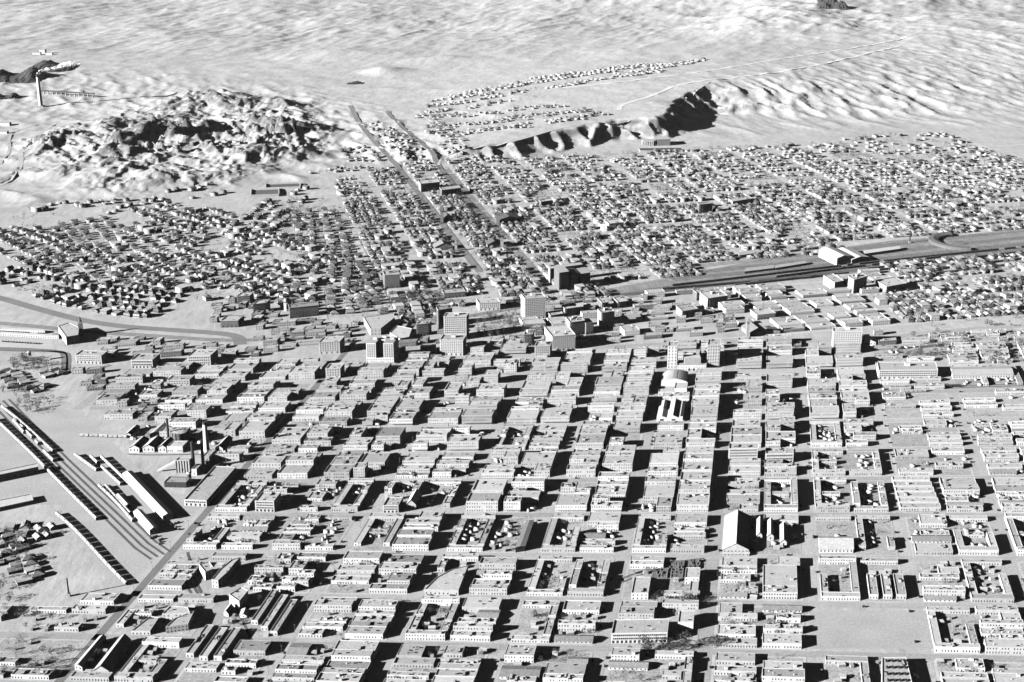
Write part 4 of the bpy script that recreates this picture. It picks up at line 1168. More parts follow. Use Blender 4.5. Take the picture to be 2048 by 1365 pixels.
def gasholder():
    x, y = G(360, 886); root = thing('gas_holder', (x, y, 0), 'large round gas holder tank with pale domed top', 'gas holder')
    h = htop((360, 886), 862.5)
    mb = MB(); mb.cyl((0, 0), 10.5, 10.5, 0, h, M['wall_dark'], 28, False); mb.obj('tank_wall', root)
    mb = MB(); mb.cyl((0, 0), 10.4, 6, h, h + .8, M['roof_pale'], 28); mb.obj('dome', root)
    mb = MB()
    for k in range(14):
        a = 2 * math.pi * k / 14; mb.box((10.9 * math.cos(a), 10.9 * math.sin(a)), (math.cos(a), math.sin(a)), .5, .5, 0, h + 1.5, M['iron'])
    mb.obj('guide_frame', root)
    occupy([(x - 12, y - 12), (x + 12, y - 12), (x + 12, y + 12), (x - 12, y + 12)])
gasholder()
def water_tower(base, top, label):
    x, y = G(*base); h = htop(base, top); root = thing('water_tower', (x, y, 0), label, 'water tower')
    mb = MB()
    for sx, sy in ((-1, -1), (1, -1), (1, 1), (-1, 1)): mb.box((sx * 2.4, sy * 2.4), (1, 0), .35, .35, 0, h * .6, M['iron'])
    for k in range(1, 4): mb.box((0, 0), (1, 0), 5, .2, h * .15 * k, h * .15 * k + .2, M['iron']); mb.box((0, 0), (0, 1), 5, .2, h * .15 * k, h * .15 * k + .2, M['iron'])
    mb.obj('leg_frame', root)
    mb = MB(); mb.cyl((0, 0), 3.0, 3.0, h * .6, h * .88, M['wall_dark'], 14); mb.obj('tank', root)
    mb = MB(); mb.cyl((0, 0), 3.2, .2, h * .88, h, M['roof_pale'], 14); mb.obj('roof', root)
    occupy([(x - 4, y - 4), (x + 4, y - 4), (x + 4, y + 4), (x - 4, y + 4)])
water_tower((379, 970), 944, 'conical topped water tank on legs among the power works')
water_tower((60, 724), 702, 'spindly water tank at the left edge below the depot drive')
# power works
def silo():
    q = quad_front((353, 946), (380, 946), 10, DA); r_, l_ = flat_building('silo_building', q, htop((366, 946), 921), P_, RP, 'pale ribbed bin building with a sloping conveyor at the power works', 'silo', None, 1, 99, 0)
    h = htop((366, 946), 921)
    mb = MB(); u = unit((l_[1][0] - l_[0][0], l_[1][1] - l_[0][1])); o = (u[1], -u[0])
    for k in range(6):
        c = (l_[0][0] + (l_[1][0] - l_[0][0]) * k / 5 + o[0] * .3, l_[0][1] + (l_[1][1] - l_[0][1]) * k / 5 + o[1] * .3)
        mb.box(c, u, .5, .7, 0, h - .5, M['wall_adobe'])
    mb.obj('rib', r_)
    cv = MB(); a = (l_[0][0], l_[0][1] + 4); b = (a[0] - 24, a[1] - 2)
    cv.poly([(a[0], a[1], h - 2), (a[0], a[1] + 3, h - 2), (b[0], b[1] + 3, 2), (b[0], b[1], 2)], M['tin'])
    cv.poly([(a[0], a[1], h - 5), (a[0], a[1], h - 2), (b[0], b[1], 2), (b[0], b[1], 0)], W_)
    cv.obj('conveyor', r_)
silo()
for (L, Rr, dep, ev, rs, lab) in (((259, 906), (279, 906), 30, 7, 3.5, 'first gabled gas works house from the left with white gable end'),
                                 ((286, 905), (309, 905), 30, 7, 3.5, 'second gabled gas works house from the left, stepped gable'),
                                 ((317, 906), (333, 906), 26, 7.5, 3.5, 'third gabled gas works house with ornate gable'),
                                 ((431, 906), (446, 906), 34, 6.5, 3.5, 'small gabled brick house right of the tallest pale chimney'),
                                 ((250, 876), (262, 876), 28, 5, 2, 'dark sided gabled shed at the left end of the gas works siding'),
                                 ((300, 877), (318, 873), 30, 6.5, 1, 'shallow roofed store left of the round gas holder')):
    gable_building('works_house', quad_front(L, Rr, dep, DA), ev, rs, W_, M['shingle_pale'], lab, 'works building', shade_roofm=M['shingle_dark'])  # pale sunward slope, dark far slope: shade painted into one roof
flat_building('works_hall', quad_front((335, 906), (366, 906), 18, DA), 9, W_, RP, 'long works hall with tall narrow windows below the gas holder', 'works building', None, 1, 2.2, 1)
flat_building('works_store', quad_front((376, 882), (393, 882), 24, DA), 6.5, P_, RP, 'small flat store right of the gas holder', 'works building', None, 1, 5, 1)
flat_building('coal_shed', quad_front((329, 975), (373, 976), 16, DA), 7, M['iron'], RM, 'long black coal shed left of the conical water tank', 'shed', None, 1, 99, 2)
flat_building('boiler_house', quad_front((404, 931), (419, 930), 20, DA), 11, W_, RM, 'tall white boiler house between the black chimneys and the road', 'works building', None, 2, 4, 1)
flat_building('boiler_house', quad_front((384, 952), (394, 952), 16, DA), 9, W_, RM, 'small white pump house below the black chimneys', 'works building', None, 1, 4, 1)
flat_building('works_store', quad_front((448, 874), (471, 873), 26, DA), 9, P_, RP, 'pale flat warehouse right of the tallest chimney', 'warehouse', None, 2, 5, 1)
flat_building('works_store', quad_front((479, 878), (530, 877), 34, DA), 11, P_, RP, 'large stepped pale warehouse with a rooftop stair, beside the diagonal road', 'warehouse', None, 2, 4, 3)
flat_building('works_store', quad_front((448, 853), (490, 850), 24, DA), 8, P_, RP, 'flat roofed warehouse behind the stepped one', 'warehouse', None, 2, 4, 3)

# roundhouse in the rail yard
def roundhouse():
    cx, cy = G(1922, 486); root = thing('roundhouse', (cx, cy, 0), 'curved locomotive roundhouse with dark stalls in the rail yard', 'roundhouse')
    r0, r1 = 44, 62; n = 20
    w = MB(); r = MB(); d = MB()
    for k in range(n):
        a, b = [math.radians(95 + (k + e) * 175 / n) for e in (0, 1)]
        P = lambda rr, t: (rr * math.cos(t), rr * math.sin(t))
        w.poly([(*P(r1, a), 0), (*P(r1, b), 0), (*P(r1, b), 6), (*P(r1, a), 6)], D_)
        d.poly([(*P(r0, a), 0), (*P(r0, b), 0), (*P(r0, b), 5), (*P(r0, a), 5)], M['glass'])
        r.poly([(*P(r0, a), 5), (*P(r0, b), 5), (*P((r0 + r1) / 2, b), 7.5), (*P((r0 + r1) / 2, a), 7.5)], M['shingle_dark'])
        r.poly([(*P((r0 + r1) / 2, a), 7.5), (*P((r0 + r1) / 2, b), 7.5), (*P(r1, b), 6), (*P(r1, a), 6)], M['shingle_dark'])
    w.obj('wall', root); r.obj('roof', root); d.obj('stall_door', root)
    mb = MB(); mb.cyl((0, 0), 13, 13, .1, .5, M['ballast'], 24); mb.obj('turntable', root)
roundhouse()

# smelter: smoke, slag heaps, trestle
def smoke():
    x, y, z = GT(82, 214)
    root = thing('smoke_plume', (x, y, z + 96), 'white smoke drifting right from the tall smelter chimney', 'smoke')
    root['kind'] = 'stuff'
    m = bpy.data.materials.new('smoke'); m.use_nodes = True; nt = m.node_tree; nt.nodes.clear()
    out = nt.nodes.new('ShaderNodeOutputMaterial'); df = nt.nodes.new('ShaderNodeBsdfDiffuse'); df.inputs[0].default_value = (.62, .62, .62, 1)
    tr = nt.nodes.new('ShaderNodeBsdfTransparent'); mx = nt.nodes.new('ShaderNodeMixShader'); nz = nt.nodes.new('ShaderNodeTexNoise'); nz.inputs['Scale'].default_value = 0.16; nz.inputs['Detail'].default_value = 4
    g_ = nt.nodes.new('ShaderNodeNewGeometry'); cr = nt.nodes.new('ShaderNodeMapRange'); cr.inputs[1].default_value = .44; cr.inputs[2].default_value = .66
    nt.links.new(g_.outputs['Position'], nz.inputs['Vector']); nt.links.new(nz.outputs['Fac'], cr.inputs[0]); nt.links.new(cr.outputs[0], mx.inputs[0])
    nt.links.new(tr.outputs[0], mx.inputs[1]); nt.links.new(df.outputs[0], mx.inputs[2]); nt.links.new(mx.outputs[0], out.inputs['Surface'])
    rr = random.Random(5); mb = MB()
    for k in range(16):
        t = k / 15; c = (2 + t * 105, 5 + t * 20, 2 + 26 * t ** .6 + rr.uniform(-3, 3)); rad = 4.5 + 10 * t
        n = 12
        rings = []
        for i in range(1, 7):
            ph = math.pi * i / 7; rings.append([(c[0] + rad * 1.3 * math.sin(ph) * math.cos(2 * math.pi * j / n) * rr.uniform(.85, 1.15), c[1] + rad * math.sin(ph) * math.sin(2 * math.pi * j / n), c[2] + rad * .75 * math.cos(ph)) for j in range(n)])
        for i in range(5):
            for j in range(n):
                mb.poly([rings[i][j], rings[i + 1][j], rings[i + 1][(j + 1) % n], rings[i][(j + 1) % n]], m)
        mb.poly(rings[0], m); mb.poly(rings[5][::-1], m)
    o = mb.obj('smoke_puff', root, True)
    for p_ in o.data.polygons: p_.use_smooth = True
smoke()
def heap(px, w, dp, h, label, seed):
    x, y, z = GT(*px); rr = random.Random(seed)
    mb = MB(); nx, ny = 26, 10
    P = {}
    for i in range(nx + 1):
        for j in range(ny + 1):
            u = i / nx; v = j / ny
            e = min(1, 5 * min(u, 1 - u)) * min(1, 2.2 * min(v, (1 - v) * 1.2))
            X = (u - .5) * w; Y = (v - .5) * dp
            P[i, j] = (X, Y, TZ(x + X, y + Y) - z - 1 + h * e * (.75 + .35 * math.sin(u * 9 + seed) ) + (rr.uniform(-2, 2) if e > 0 else 0))
    for i in range(nx):
        for j in range(ny): mb.poly([P[i, j], P[i + 1, j], P[i + 1, j + 1], P[i, j + 1]], M['slag'])
    o = mb.obj('slag_heap'); o.location = (x, y, z)
    tag(o, label, 'slag heap')
heap((38, 158), 190, 190, 30, 'black slag bank behind the smelter chimney at the left edge', 1)
heap((100, 138), 170, 170, 26, 'black slag bank reaching right behind the white smoke', 4)
heap((14, 196), 80, 60, 12, 'small black slag mound left of the smelter chimney', 7)
def trestle():
    a = GT(84, 188); b = GT(190, 196); 
    root = thing('trestle', (a[0], a[1], a[2]), 'long dark railway trestle right of the smelter chimney', 'bridge')
    dx, dy = b[0] - a[0], b[1] - a[1]; L = math.hypot(dx, dy); u = (dx / L, dy / L)
    mb = MB(); mb.box((dx / 2, dy / 2), u, L, 4, 8, 12, M['iron']); mb.obj('deck', root)
    mb = MB()
    for k in range(12): mb.box((dx * (k + .5) / 12, dy * (k + .5) / 12), u, 1.5, 4, -8, 8, M['wall_pale'])
    mb.obj('pier', root)
trestle()
for k, (px, w, d_, h) in enumerate((((86, 108), 22, 18, 16), ((74, 110), 30, 14, 9), ((99, 110), 24, 14, 7), ((12, 252), 26, 16, 9), ((8, 268), 22, 16, 7))):
    x, y, z = GT(*px)
    root = thing('smelter_building', (x, y, z), ('tallest pale works building', 'left works building', 'right works building', 'upper works shed', 'lower works shed')[k] + (' beyond the black slag banks' if k < 3 else ' at the left edge under the smelter'), 'works building')
    mb = MB(); mb.box((0, 0), (1, 0), w, d_, -3, h, W_); mb.obj('wall', root)
    mb = MB(); mb.box((0, 0), (1, 0), w + 1, d_ + 1, h, h + .5, RM); mb.obj('roof', root)
# retaining walls of the open reservoir basins
def basin(px, w, d_, label):
    x, y, z = GT(*px); root = thing('reservoir_basin', (x, y, z), label, 'reservoir', None, 0.16)
    for cx, cy, sx, sy in ((0, -d_ / 2, w, 2), (0, d_ / 2, w, 2), (-w / 2, 0, 2, d_), (w / 2, 0, 2, d_)):
        mb = MB(); mb.box((cx, cy), (1, 0), sx, sy, -4, 5.5, P_); mb.obj('retaining_wall', root)
    mb = MB(); mb.box((0, 0), (1, 0), w - 2, d_ - 2, -3, 2.2, M['shingle_dark']); mb.obj('basin_floor', root)
    occupy([(x - w / 2 - 5, y - d_ / 2 - 5), (x + w / 2 + 5, y - d_ / 2 - 5), (x + w / 2 + 5, y + d_ / 2 + 5), (x - w / 2 - 5, y + d_ / 2 + 5)])
basin((530, 388), 62, 60, 'walled open basin on the hillside, nearer and left of the pair')
basin((566, 375), 78, 46, 'walled open basin on the hillside, farther and right of the pair')

# freight sheds in the lower left yard
RAILDIR = unit((G(220, 979)[0] - G(313, 1071)[0], G(220, 979)[1] - G(313, 1071)[1]))
def shed_line(a, b, w, eave, rise, label, roofm=M['tin']):
    A, B = G(*a), G(*b); u = unit((B[0] - A[0], B[1] - A[1])); o = (u[1] * w, -u[0] * w)
    gable_building('freight_shed', [A, (A[0] + o[0], A[1] + o[1]), (B[0] + o[0], B[1] + o[1]), B], eave, rise, W_, roofm, label, 'freight shed')
shed_line((300, 1071), (268, 1034), 9.5, 6.5, 2.5, 'freight shed whose dark framed gable end faces the parked cars')
shed_line((326, 1043), (246, 957), 12, 6.5, 2, 'longest pale roofed freight shed of the lower left yard')
shed_line((251, 1018), (232, 997), 6, 4, 1.5, 'short pale shed between the boxcar rows')
flat_building('long_shed', [G(-60, 976), G(78, 947), G(76, 940), G(-62, 969)], 9, P_, M['tin'], 'long wall-like shed at the left edge casting a black shadow', 'shed', None, 1, 8, 0)
flat_building('long_shed', [G(-60, 1036), G(68, 1008), G(62, 996), G(-60, 1020)], 5, P_, M['tin'], 'pale low shed at the left edge above the house rows', 'shed', None, 1, 8, 0)
flat_building('long_shed', [G(-60, 985), G(32, 966), G(34, 968), G(60, 992), G(56, 993), G(30, 971), G(-60, 990)], 3, P_, P_, 'angled yard wall at the left edge between two sheds', 'wall', None, 1, 99, 0, parapet=.05) if False else None

# the triangular corner group
def roofpoly(name, px, h, wallm, roofm, label, cat, storeys=2, dens=3.5, vents=2):
    pts = [G(x, y, h) for x, y in px]
    return flat_building(name, pts, h, wallm, roofm, label, cat, None, storeys, dens, vents)
roofpoly('corner_store', [(410, 1144), (428, 1137), (418, 1123), (398, 1129)], 10.5, W_, RP, 'tall store with a blinding white left wall by the spur tracks', 'store', 3)
roofpoly('corner_store', [(436, 1161), (456, 1143), (470, 1125), (481, 1114), (462, 1120), (440, 1138), (423, 1159)], 9.5, P_, RP, 'long store stepping uphill with a huge black shadow side', 'store', 2)
roofpoly('corner_store', [(478, 1203), (496, 1181), (482, 1174), (458, 1189)], 10.5, W_, RP, 'tall isolated store with white left wall at the lower junction', 'store', 1, 99)
roofpoly('saloon', [(324, 1228), (380, 1226), (375, 1214), (340, 1212)], 8, W_, RP, 'two storey corner store with striped awning at the lower left junction', 'store', 2)
roofpoly('corner_store', [(262, 1262), (300, 1262), (318, 1235), (300, 1232)], 5, P_, RP, 'low L shaped store with open yard near the lower left junction', 'store', 1)
roofpoly('corner_store', [(331, 1254), (376, 1248), (388, 1222), (350, 1236)], 7.5, W_, RP, 'white store with dark right wall below the striped awning', 'store', 2)
gable_building('cottage', [G(448, 1232), G(457, 1235), G(468, 1223), G(459, 1217)], 4.5, 2.5, W_, M['shingle_pale'], 'small white gabled house below the tall isolated store', 'cottage')
gable_building('cottage', [G(480, 1236), G(494, 1237), G(499, 1226), G(484, 1224)], 3, 2, W_, M['tin'], 'squat pale pyramid roofed hut beside the small gabled house', 'cottage')
# tenement rows run away from the camera at the lower left
def strips(fronts, dep, h, txt, word):
    for i, (a, b, y) in enumerate(fronts):
        q = quad_front((a, y), (b, y + (b - a) * .05), dep, DA)
        flat_building('tenement_row', q, h, P_, RP if i % 2 else RM, '%s of the long parallel tenement rows %s' % (word[i], txt), 'tenement', 'long parallel tenement rows', 1, 3.0, 4)
strips([(503, 516, 1250), (522, 536, 1262), (541, 555, 1272)], 62, 5.5, 'below the tall isolated store', ['leftmost', 'middle one', 'rightmost'])
strips([(372, 388, 1316), (399, 416, 1322), (428, 444, 1322)], 52, 5.5, 'in the bottom left blocks', ['leftmost', 'middle one', 'rightmost'])
strips([(1738, 1756, 1199), (1766, 1784, 1199), (1792, 1812, 1199)], 44, 6.0, 'right of the wide straight street', ['leftmost', 'middle one', 'rightmost'])
gable_building('long_hall', [G(188, 1352), G(218, 1352), G(262, 1290), G(240, 1286)], 6, 5, P_, M['shingle_pale'], 'long gabled hall with a ribbed dark right slope, bottom left', 'hall', shade_roofm=M['shingle'])  # shade of the right slope painted by a darker roof colour
gable_building('long_hall', [G(150, 1340), G(165, 1343), G(213, 1283), G(200, 1282)], 5, 2, P_, M['tin'], 'narrow pale hall left of the ribbed long hall', 'hall')
roofpoly('store', [(1764, 1372), (1826, 1372), (1812, 1314), (1764, 1315)], 8, W_, RP, 'white building at the bottom with dark roof lights in four rows', 'warehouse', 2)
def roof_lights():
    h = 8; root = None
    for o in bpy.data.objects:
        if o.get('label', '').startswith('white building at the bottom with dark'): root = o
    for r_ in range(4):
        for c in range(4):
            x, y = G(1773 + c * 12 + r_ * 1.2, 1322 + r_ * 13, h)
            mb = MB(); mb.box((0, 0), (1, 0), 1.8, 3.0, h - 1, h + .9, M['glass']); o = mb.obj('roof_light', root); o.location = (x - root.location[0], y - root.location[1], 0)
roof_lights()
def big_tenement():
    # one block of six joined rows with yards between
    for k in range(6):
        y = 1023 - k * 11.0
        q = quad_front((1800 - k * 3.1, y), (1881 - k * 4.4, y), 11, DA)
        flat_building('tenement_row', q, 5.5, P_, RP, 'joined tenement row, %s from the near end of the large striped block' % ORD[k + 1], 'tenement', 'rows of the large striped tenement block', 1, 3.0, 4)
big_tenement()
flat_building('tenement_row', quad_front((1525, 1199), (1594, 1200), 14, DA), 8.5, W_, RP, 'wide two storey tenement with double rows of windows left of the wide street', 'tenement', None, 2, 2.6, 6)
flat_building('storage_house', quad_front((1525, 1186), (1594, 1187), 50, DA), 6, P_, RP, 'large flat warehouse roof behind the wide two storey tenement', 'warehouse', None, 1, 4, 3)

for s_, (px, w, d_, h, lab) in enumerate((((1668, 14), 150, 120, 26, 'dark rock outcrop on the mountain foot at the top right'), ((1655, 5), 90, 70, 20, 'dark rock knob beside the outcrop at the top edge'), ((712, 168), 60, 40, 8, 'dark rocky knoll beyond the upper end of the dark roads'))):
    heap(px, w, d_, h, lab, 20 + s_)
for o in bpy.data.objects:
    if o.get('label', '').startswith('dark rock'): o.name = 'rock_outcrop'; o['category'] = 'rock outcrop'

occupy([G(930, 686), G(1035, 672), G(1040, 628), G(945, 636)])    # the downtown park stays open
# ------------------------------------------------------------------ the city blocks of the south side
rr = random.Random(23)
NT = {'tenement': 0, 'store': 0}
def lerp2(c, a, b):
    return tuple(c[0][i] * (1 - a) * (1 - b) + c[1][i] * a * (1 - b) + c[2][i] * a * b + c[3][i] * (1 - a) * b for i in (0, 1))

# shared small things
def shed_proto(w, d, h, wallm, roofm):
    a = MB(); a.prism([(-w / 2, -d / 2), (w / 2, -d / 2), (w / 2, d / 2), (-w / 2, d / 2)], 0, h, wallm, False)
    b = MB(); b.poly([(-w / 2 - .2, -d / 2 - .2, h), (w / 2 + .2, -d / 2 - .2, h), (w / 2 + .2, d / 2 + .2, h + .5), (-w / 2 - .2, d / 2 + .2, h + .5)], roofm)
    return a.mesh('wall'), b.mesh('roof')
SHEDS = [shed_proto(3, 4, 2.6, M['wall_brick'], M['roof_mid']), shed_proto(5, 4, 3, M['wall_adobe'], M['roof_pale']), shed_proto(2.4, 2.4, 2.5, M['timber'], M['roof_dark']), shed_proto(7, 4, 3, M['wall_brick'], M['tin'])]
shed_spots = []      # (x, y, rot, kind, blocktext)
yard_trees = []      # (x, y, z, size, text)
car_spots = []

def tree_mesh(seed, r, n, bare):
    q = random.Random(seed); t = MB()
    t.cyl((0, 0), .22, .1, -.3, r * 1.1, M['bark'], 5)
    for k in range(5):
        a = q.uniform(0, 6.28); e = q.uniform(.5, .95) * r
        x, y, z = e * math.cos(a), e * math.sin(a), r * 1.1 + q.uniform(.1, .8) * r
        t.poly([(-.08, 0, r * .7), (.08, 0, r * .7), (x, y, z)], M['bark'])
    c = MB(); m = M['twig'] if bare else M['leaf']
    for k in range(n):
        a = q.uniform(0, 6.28); zz = q.uniform(-1, 1); e = (q.random() ** .4) * r * math.sqrt(max(0, 1 - zz * zz)) * (1 + .3 * math.sin(3 * a + seed))
        p = (e * math.cos(a), e * math.sin(a), r * 1.35 + zz * r * .75)
        s = r * q.uniform(.09, .2) * (.6 if bare else 1)
        v = []
        for j in range(3):
            v.append((p[0] + s * q.uniform(-1, 1), p[1] + s * q.uniform(-1, 1), p[2] + s * q.uniform(-.8, .8)))
        c.poly(v, m)
        v2 = [(p[0] + s * q.uniform(-1, 1), p[1] + s * q.uniform(-1, 1), p[2] + s * q.uniform(-.8, .8)) for j in range(3)]
        c.poly(v2, m)
    return t, c
TREES = [tree_mesh(k, 3.0 + .4 * (k % 4), 150, k % 2 == 1) for k in range(6)]
TREE_ME = [(t.mesh('trunk'), c.mesh('crown')) for t, c in TREES]

def half_block(c, W, D, a0, a1, style, where, side, left_street):
    """fill one half of a block; c = 4 world corners, a0..a1 across in metres"""
    b = 8.0; n = 0
    U = lambda a, bb: lerp2(c, a / W, bb / D)
    if style == 'tenement' and rr.random() < .42:
        # a court: rows on all four sides and a crowded yard between
        sh = 7.5
        hh = rr.choice((4.6, 5.2, 5.8))
        parts = [('near row', a0, 8, a1, 8 + rr.choice((7, 9))), ('far row', a0, D - 8 - rr.choice((7, 9)), a1, D - 8),
                 ('street row' if side == 'left' else 'alley row', a0, 18, a0 + sh, D - 18), ('alley row' if side == 'left' else 'street row', a1 - sh, 18, a1, D - 18)]
        if rr.random() < .5: parts.append(('middle row', a0 + sh + 2, D * .5 - 4, a1 - sh - 2, D * .5 + 4))
        for nm, x0, y0, x1, y1 in parts:
            if rr.random() < .1: continue
            segs = [(x0, y0, x1, y1)]
            if y1 - y0 > 25 and rr.random() < .6: m_ = y0 + (y1 - y0) * rr.uniform(.35, .65); segs = [(x0, y0, x1, m_), (x0, m_ + rr.choice((0, 3)), x1, y1)]
            for si, (x0, y0, x1, y1) in enumerate(segs):
                quad = [U(x0, y0), U(x1, y0), U(x1, y1), U(x0, y1)]
                if not all(inA(*proj(*q)) for q in quad) or not free(quad): continue
                mx_, my_ = proj(*quad[0])
                if not (-30 < mx_ < 2080 and my_ < 1420): continue
                rm = rr.choice((RP, RP, RM, RM, M['tin'])); tone = {id(RP): 'pale', id(RM): 'grey', id(M['tin']): 'light'}[id(rm)]
                h_ = hh + rr.choice((-.4, 0, 0, .5, 2.4))
                flat_building('tenement_row' if h_ < 7 else 'lodging_house', quad, h_, rr.choice((P_, P_, W_, M['wall_adobe'])), rm,
                              '%s tenement, %s%s of court, %s half, %s' % (tone, ('near ' if si == 0 else 'far ') if len(segs) > 1 else '', nm, side, where), 'tenement' if h_ < 7 else 'lodging house',
                              'tenements round courts on the south side', max(1, int(h_ / 3.7)), 2.7, rr.choice((1, 3, 5)), rr.choice((.3, .6)), rr=rr, wratio=.34, skip=.15)
                NT['tenement'] += 1
        for k in range(rr.choice((12, 16, 22))):
            P = U(rr.uniform(a0 + sh + 2, a1 - sh - 2), rr.uniform(19, D - 19))
            pad = 2.6
            if inA(*proj(*P)) and free([(P[0] - pad, P[1] - pad), (P[0] + pad, P[1] - pad), (P[0] + pad, P[1] + pad), (P[0] - pad, P[1] + pad)]):
                if rr.random() < .6: shed_spots.append((P[0], P[1], 0.0, 1, where)); occupy([(P[0] - pad, P[1] - pad), (P[0] + pad, P[1] - pad), (P[0] + pad, P[1] + pad), (P[0] - pad, P[1] + pad)])
                else: yard_trees.append((P[0], P[1], 0.0, rr.uniform(.6, 1.0), where))
        return
    dens = {'tenement': .0, 'commercial': .0}.get(style, 0)
    U = lambda a, bb: lerp2(c, a / W, bb / D)
    wh = a1 - a0
    while b < D - 13:
        n += 1
        r = rr.random()
        rem = D - 8 - b
        if style == 'commercial':
            dep = rr.choice((9, 12, 15, 18, 24, 30)); h = rr.choice((7, 8, 9, 10, 11, 12.5, 14)); gap = 0.0 if rr.random() < .85 else 3
        elif style == 'warehouse':
            dep = rr.choice((12, 16, 20, 26)); h = rr.choice((5.5, 7, 9, 11)); gap = rr.choice((0, 3, 8))
        elif style == 'sparse':
            dep = rr.choice((7, 9, 11)); h = rr.choice((4, 4.5, 5)); gap = rr.choice((5, 9, 14))
        else:
            dep = rr.choice((6.5, 7.5, 9, 11, 14, 18)); h = rr.choice((4.2, 4.6, 5.0, 5.4, 5.8, 7.4, 8.4)); gap = rr.choice((0, 0, 0, 2.5, 4))
        if side == 'right': h += .9
        if style == 'commercial' and side == 'right': h = max(h, 9.5)
        dep = min(dep, rem)
        if rem - dep - gap < 9: dep = rem if rem < 26 else dep
        if dep < 5: break
        x0, x1 = a0, a1
        q = rr.random()
        if style != 'commercial' and q < .13: x1 = a0 + wh * rr.uniform(.45, .8)
        elif style != 'commercial' and q < .27: x0 = a1 - wh * rr.uniform(.45, .8)
        elif q < .25 and style == 'commercial': x0, x1 = (a0, a0 + wh * .5) if rr.random() < .5 else (a0 + wh * .5, a1)
        x0 += rr.choice((0, 0, .8)); x1 -= rr.choice((0, 0, 0, 1.5))
        quad = [U(x0, b), U(x1, b), U(x1, b + dep), U(x0, b + dep)]
        mid = ((quad[0][0] + quad[2][0]) / 2, (quad[0][1] + quad[2][1]) / 2)
        px, py = proj(*mid)
        vis = -30 < px < 2080 and py < 1400
        ok = inA(px, py) and all(inA(*proj(*qq)) for qq in quad) and vis
        if ok and style == 'sparse' and rr.random() < .25: ok = False
        if ok and r < (.93 if style != 'sparse' else .8) and free(quad):
            wm = rr.choice((P_, P_, W_, W_, P_, M['wall_adobe']) if style != 'commercial' else (W_, P_, P_, W_, M['wall_adobe']))
            rm = rr.choice((RP, RP, RP, RM, RP, M['tin']) if px > 900 else (RP, RM, RM, RP, RM, RD))
            tone = {id(RP): 'pale', id(RM): 'grey', id(RD): 'dark', id(M['tin']): 'light'}[id(rm)]
            size = 'wide' if x1 - x0 > wh * .85 else 'short'
            kind = {'commercial': 'store', 'warehouse': 'warehouse', 'sparse': 'bungalow'}.get(style, 'tenement')
            if kind == 'tenement' and h > 7: kind = 'lodging'
            lab = '%s %s %s, %s from near end, %s half, %s' % (tone, size, kind, ORD[min(n, 20)], side, where)
            name = {'store': 'store_building' if h < 10 else 'commercial_block', 'warehouse': 'warehouse_building', 'lodging': 'lodging_house', 'bungalow': 'adobe_bungalow'}.get(kind, 'tenement_row')
            grp = {'commercial': 'flat roofed stores of the south side', 'warehouse': 'flat roofed warehouses of the west side'}.get(style, 'flat roofed tenements of the south side')
            if style in ('tenement', 'sparse') and rr.random() < .1 and dep > 7:
                gable_building('cottage', quad, 3.4, 2.2, wm, M['shingle'], lab.replace('tenement', 'cottage').replace(tone, 'gabled'), 'cottage', 'gabled cottages of the south side', along=False, chimney=True)
                NT['tenement'] += 1
            else:
                flat_building(name, quad, h, wm, rm, lab, {'lodging': 'lodging house'}.get(kind, kind), grp, max(1, int(h / 3.7)), 2.7 if style != 'warehouse' else 3.6, rr.choice((3, 5, 7, 10)),
                              rr.choice((.35, .5, .7, 1.0)), canopy=(style == 'commercial' and b < 9 and rr.random() < .6), cornice=(style == 'commercial' and rr.random() < .3 and n < 3), rr=rr,
                              wratio=.34, skip=.15)
                NT['tenement' if kind == 'tenement' else 'store'] += 1
            # leftover strip of the lot: sheds and trees
            for (s0, s1) in ((a0, x0 - 1), (x1 + 1, a1)):
                if s1 - s0 > 6:
                    for k in range(int((s1 - s0) * dep / 60)):
                        P = U(rr.uniform(s0 + 2, s1 - 2), b + rr.uniform(1, dep - 1))
                        if free([(P[0] - 2, P[1] - 2), (P[0] + 2, P[1] - 2), (P[0] + 2, P[1] + 2), (P[0] - 2, P[1] + 2)]):
                            (shed_spots if rr.random() < .5 else yard_trees).append((P[0], P[1], 0.0, rr.uniform(.5, .9), where))
        elif ok and style != 'commercial':
            for k in range(rr.choice((3, 5, 7, 9))):
                P = U(rr.uniform(a0 + 3, a1 - 3), b + rr.uniform(1, dep - 1))
                if free([(P[0] - 3, P[1] - 3), (P[0] + 3, P[1] - 3), (P[0] + 3, P[1] + 3), (P[0] - 3, P[1] + 3)]):
                    (shed_spots if rr.random() < .45 else yard_trees).append((P[0], P[1], 0.0, rr.uniform(.6, 1.1), where))
        b += dep + gap

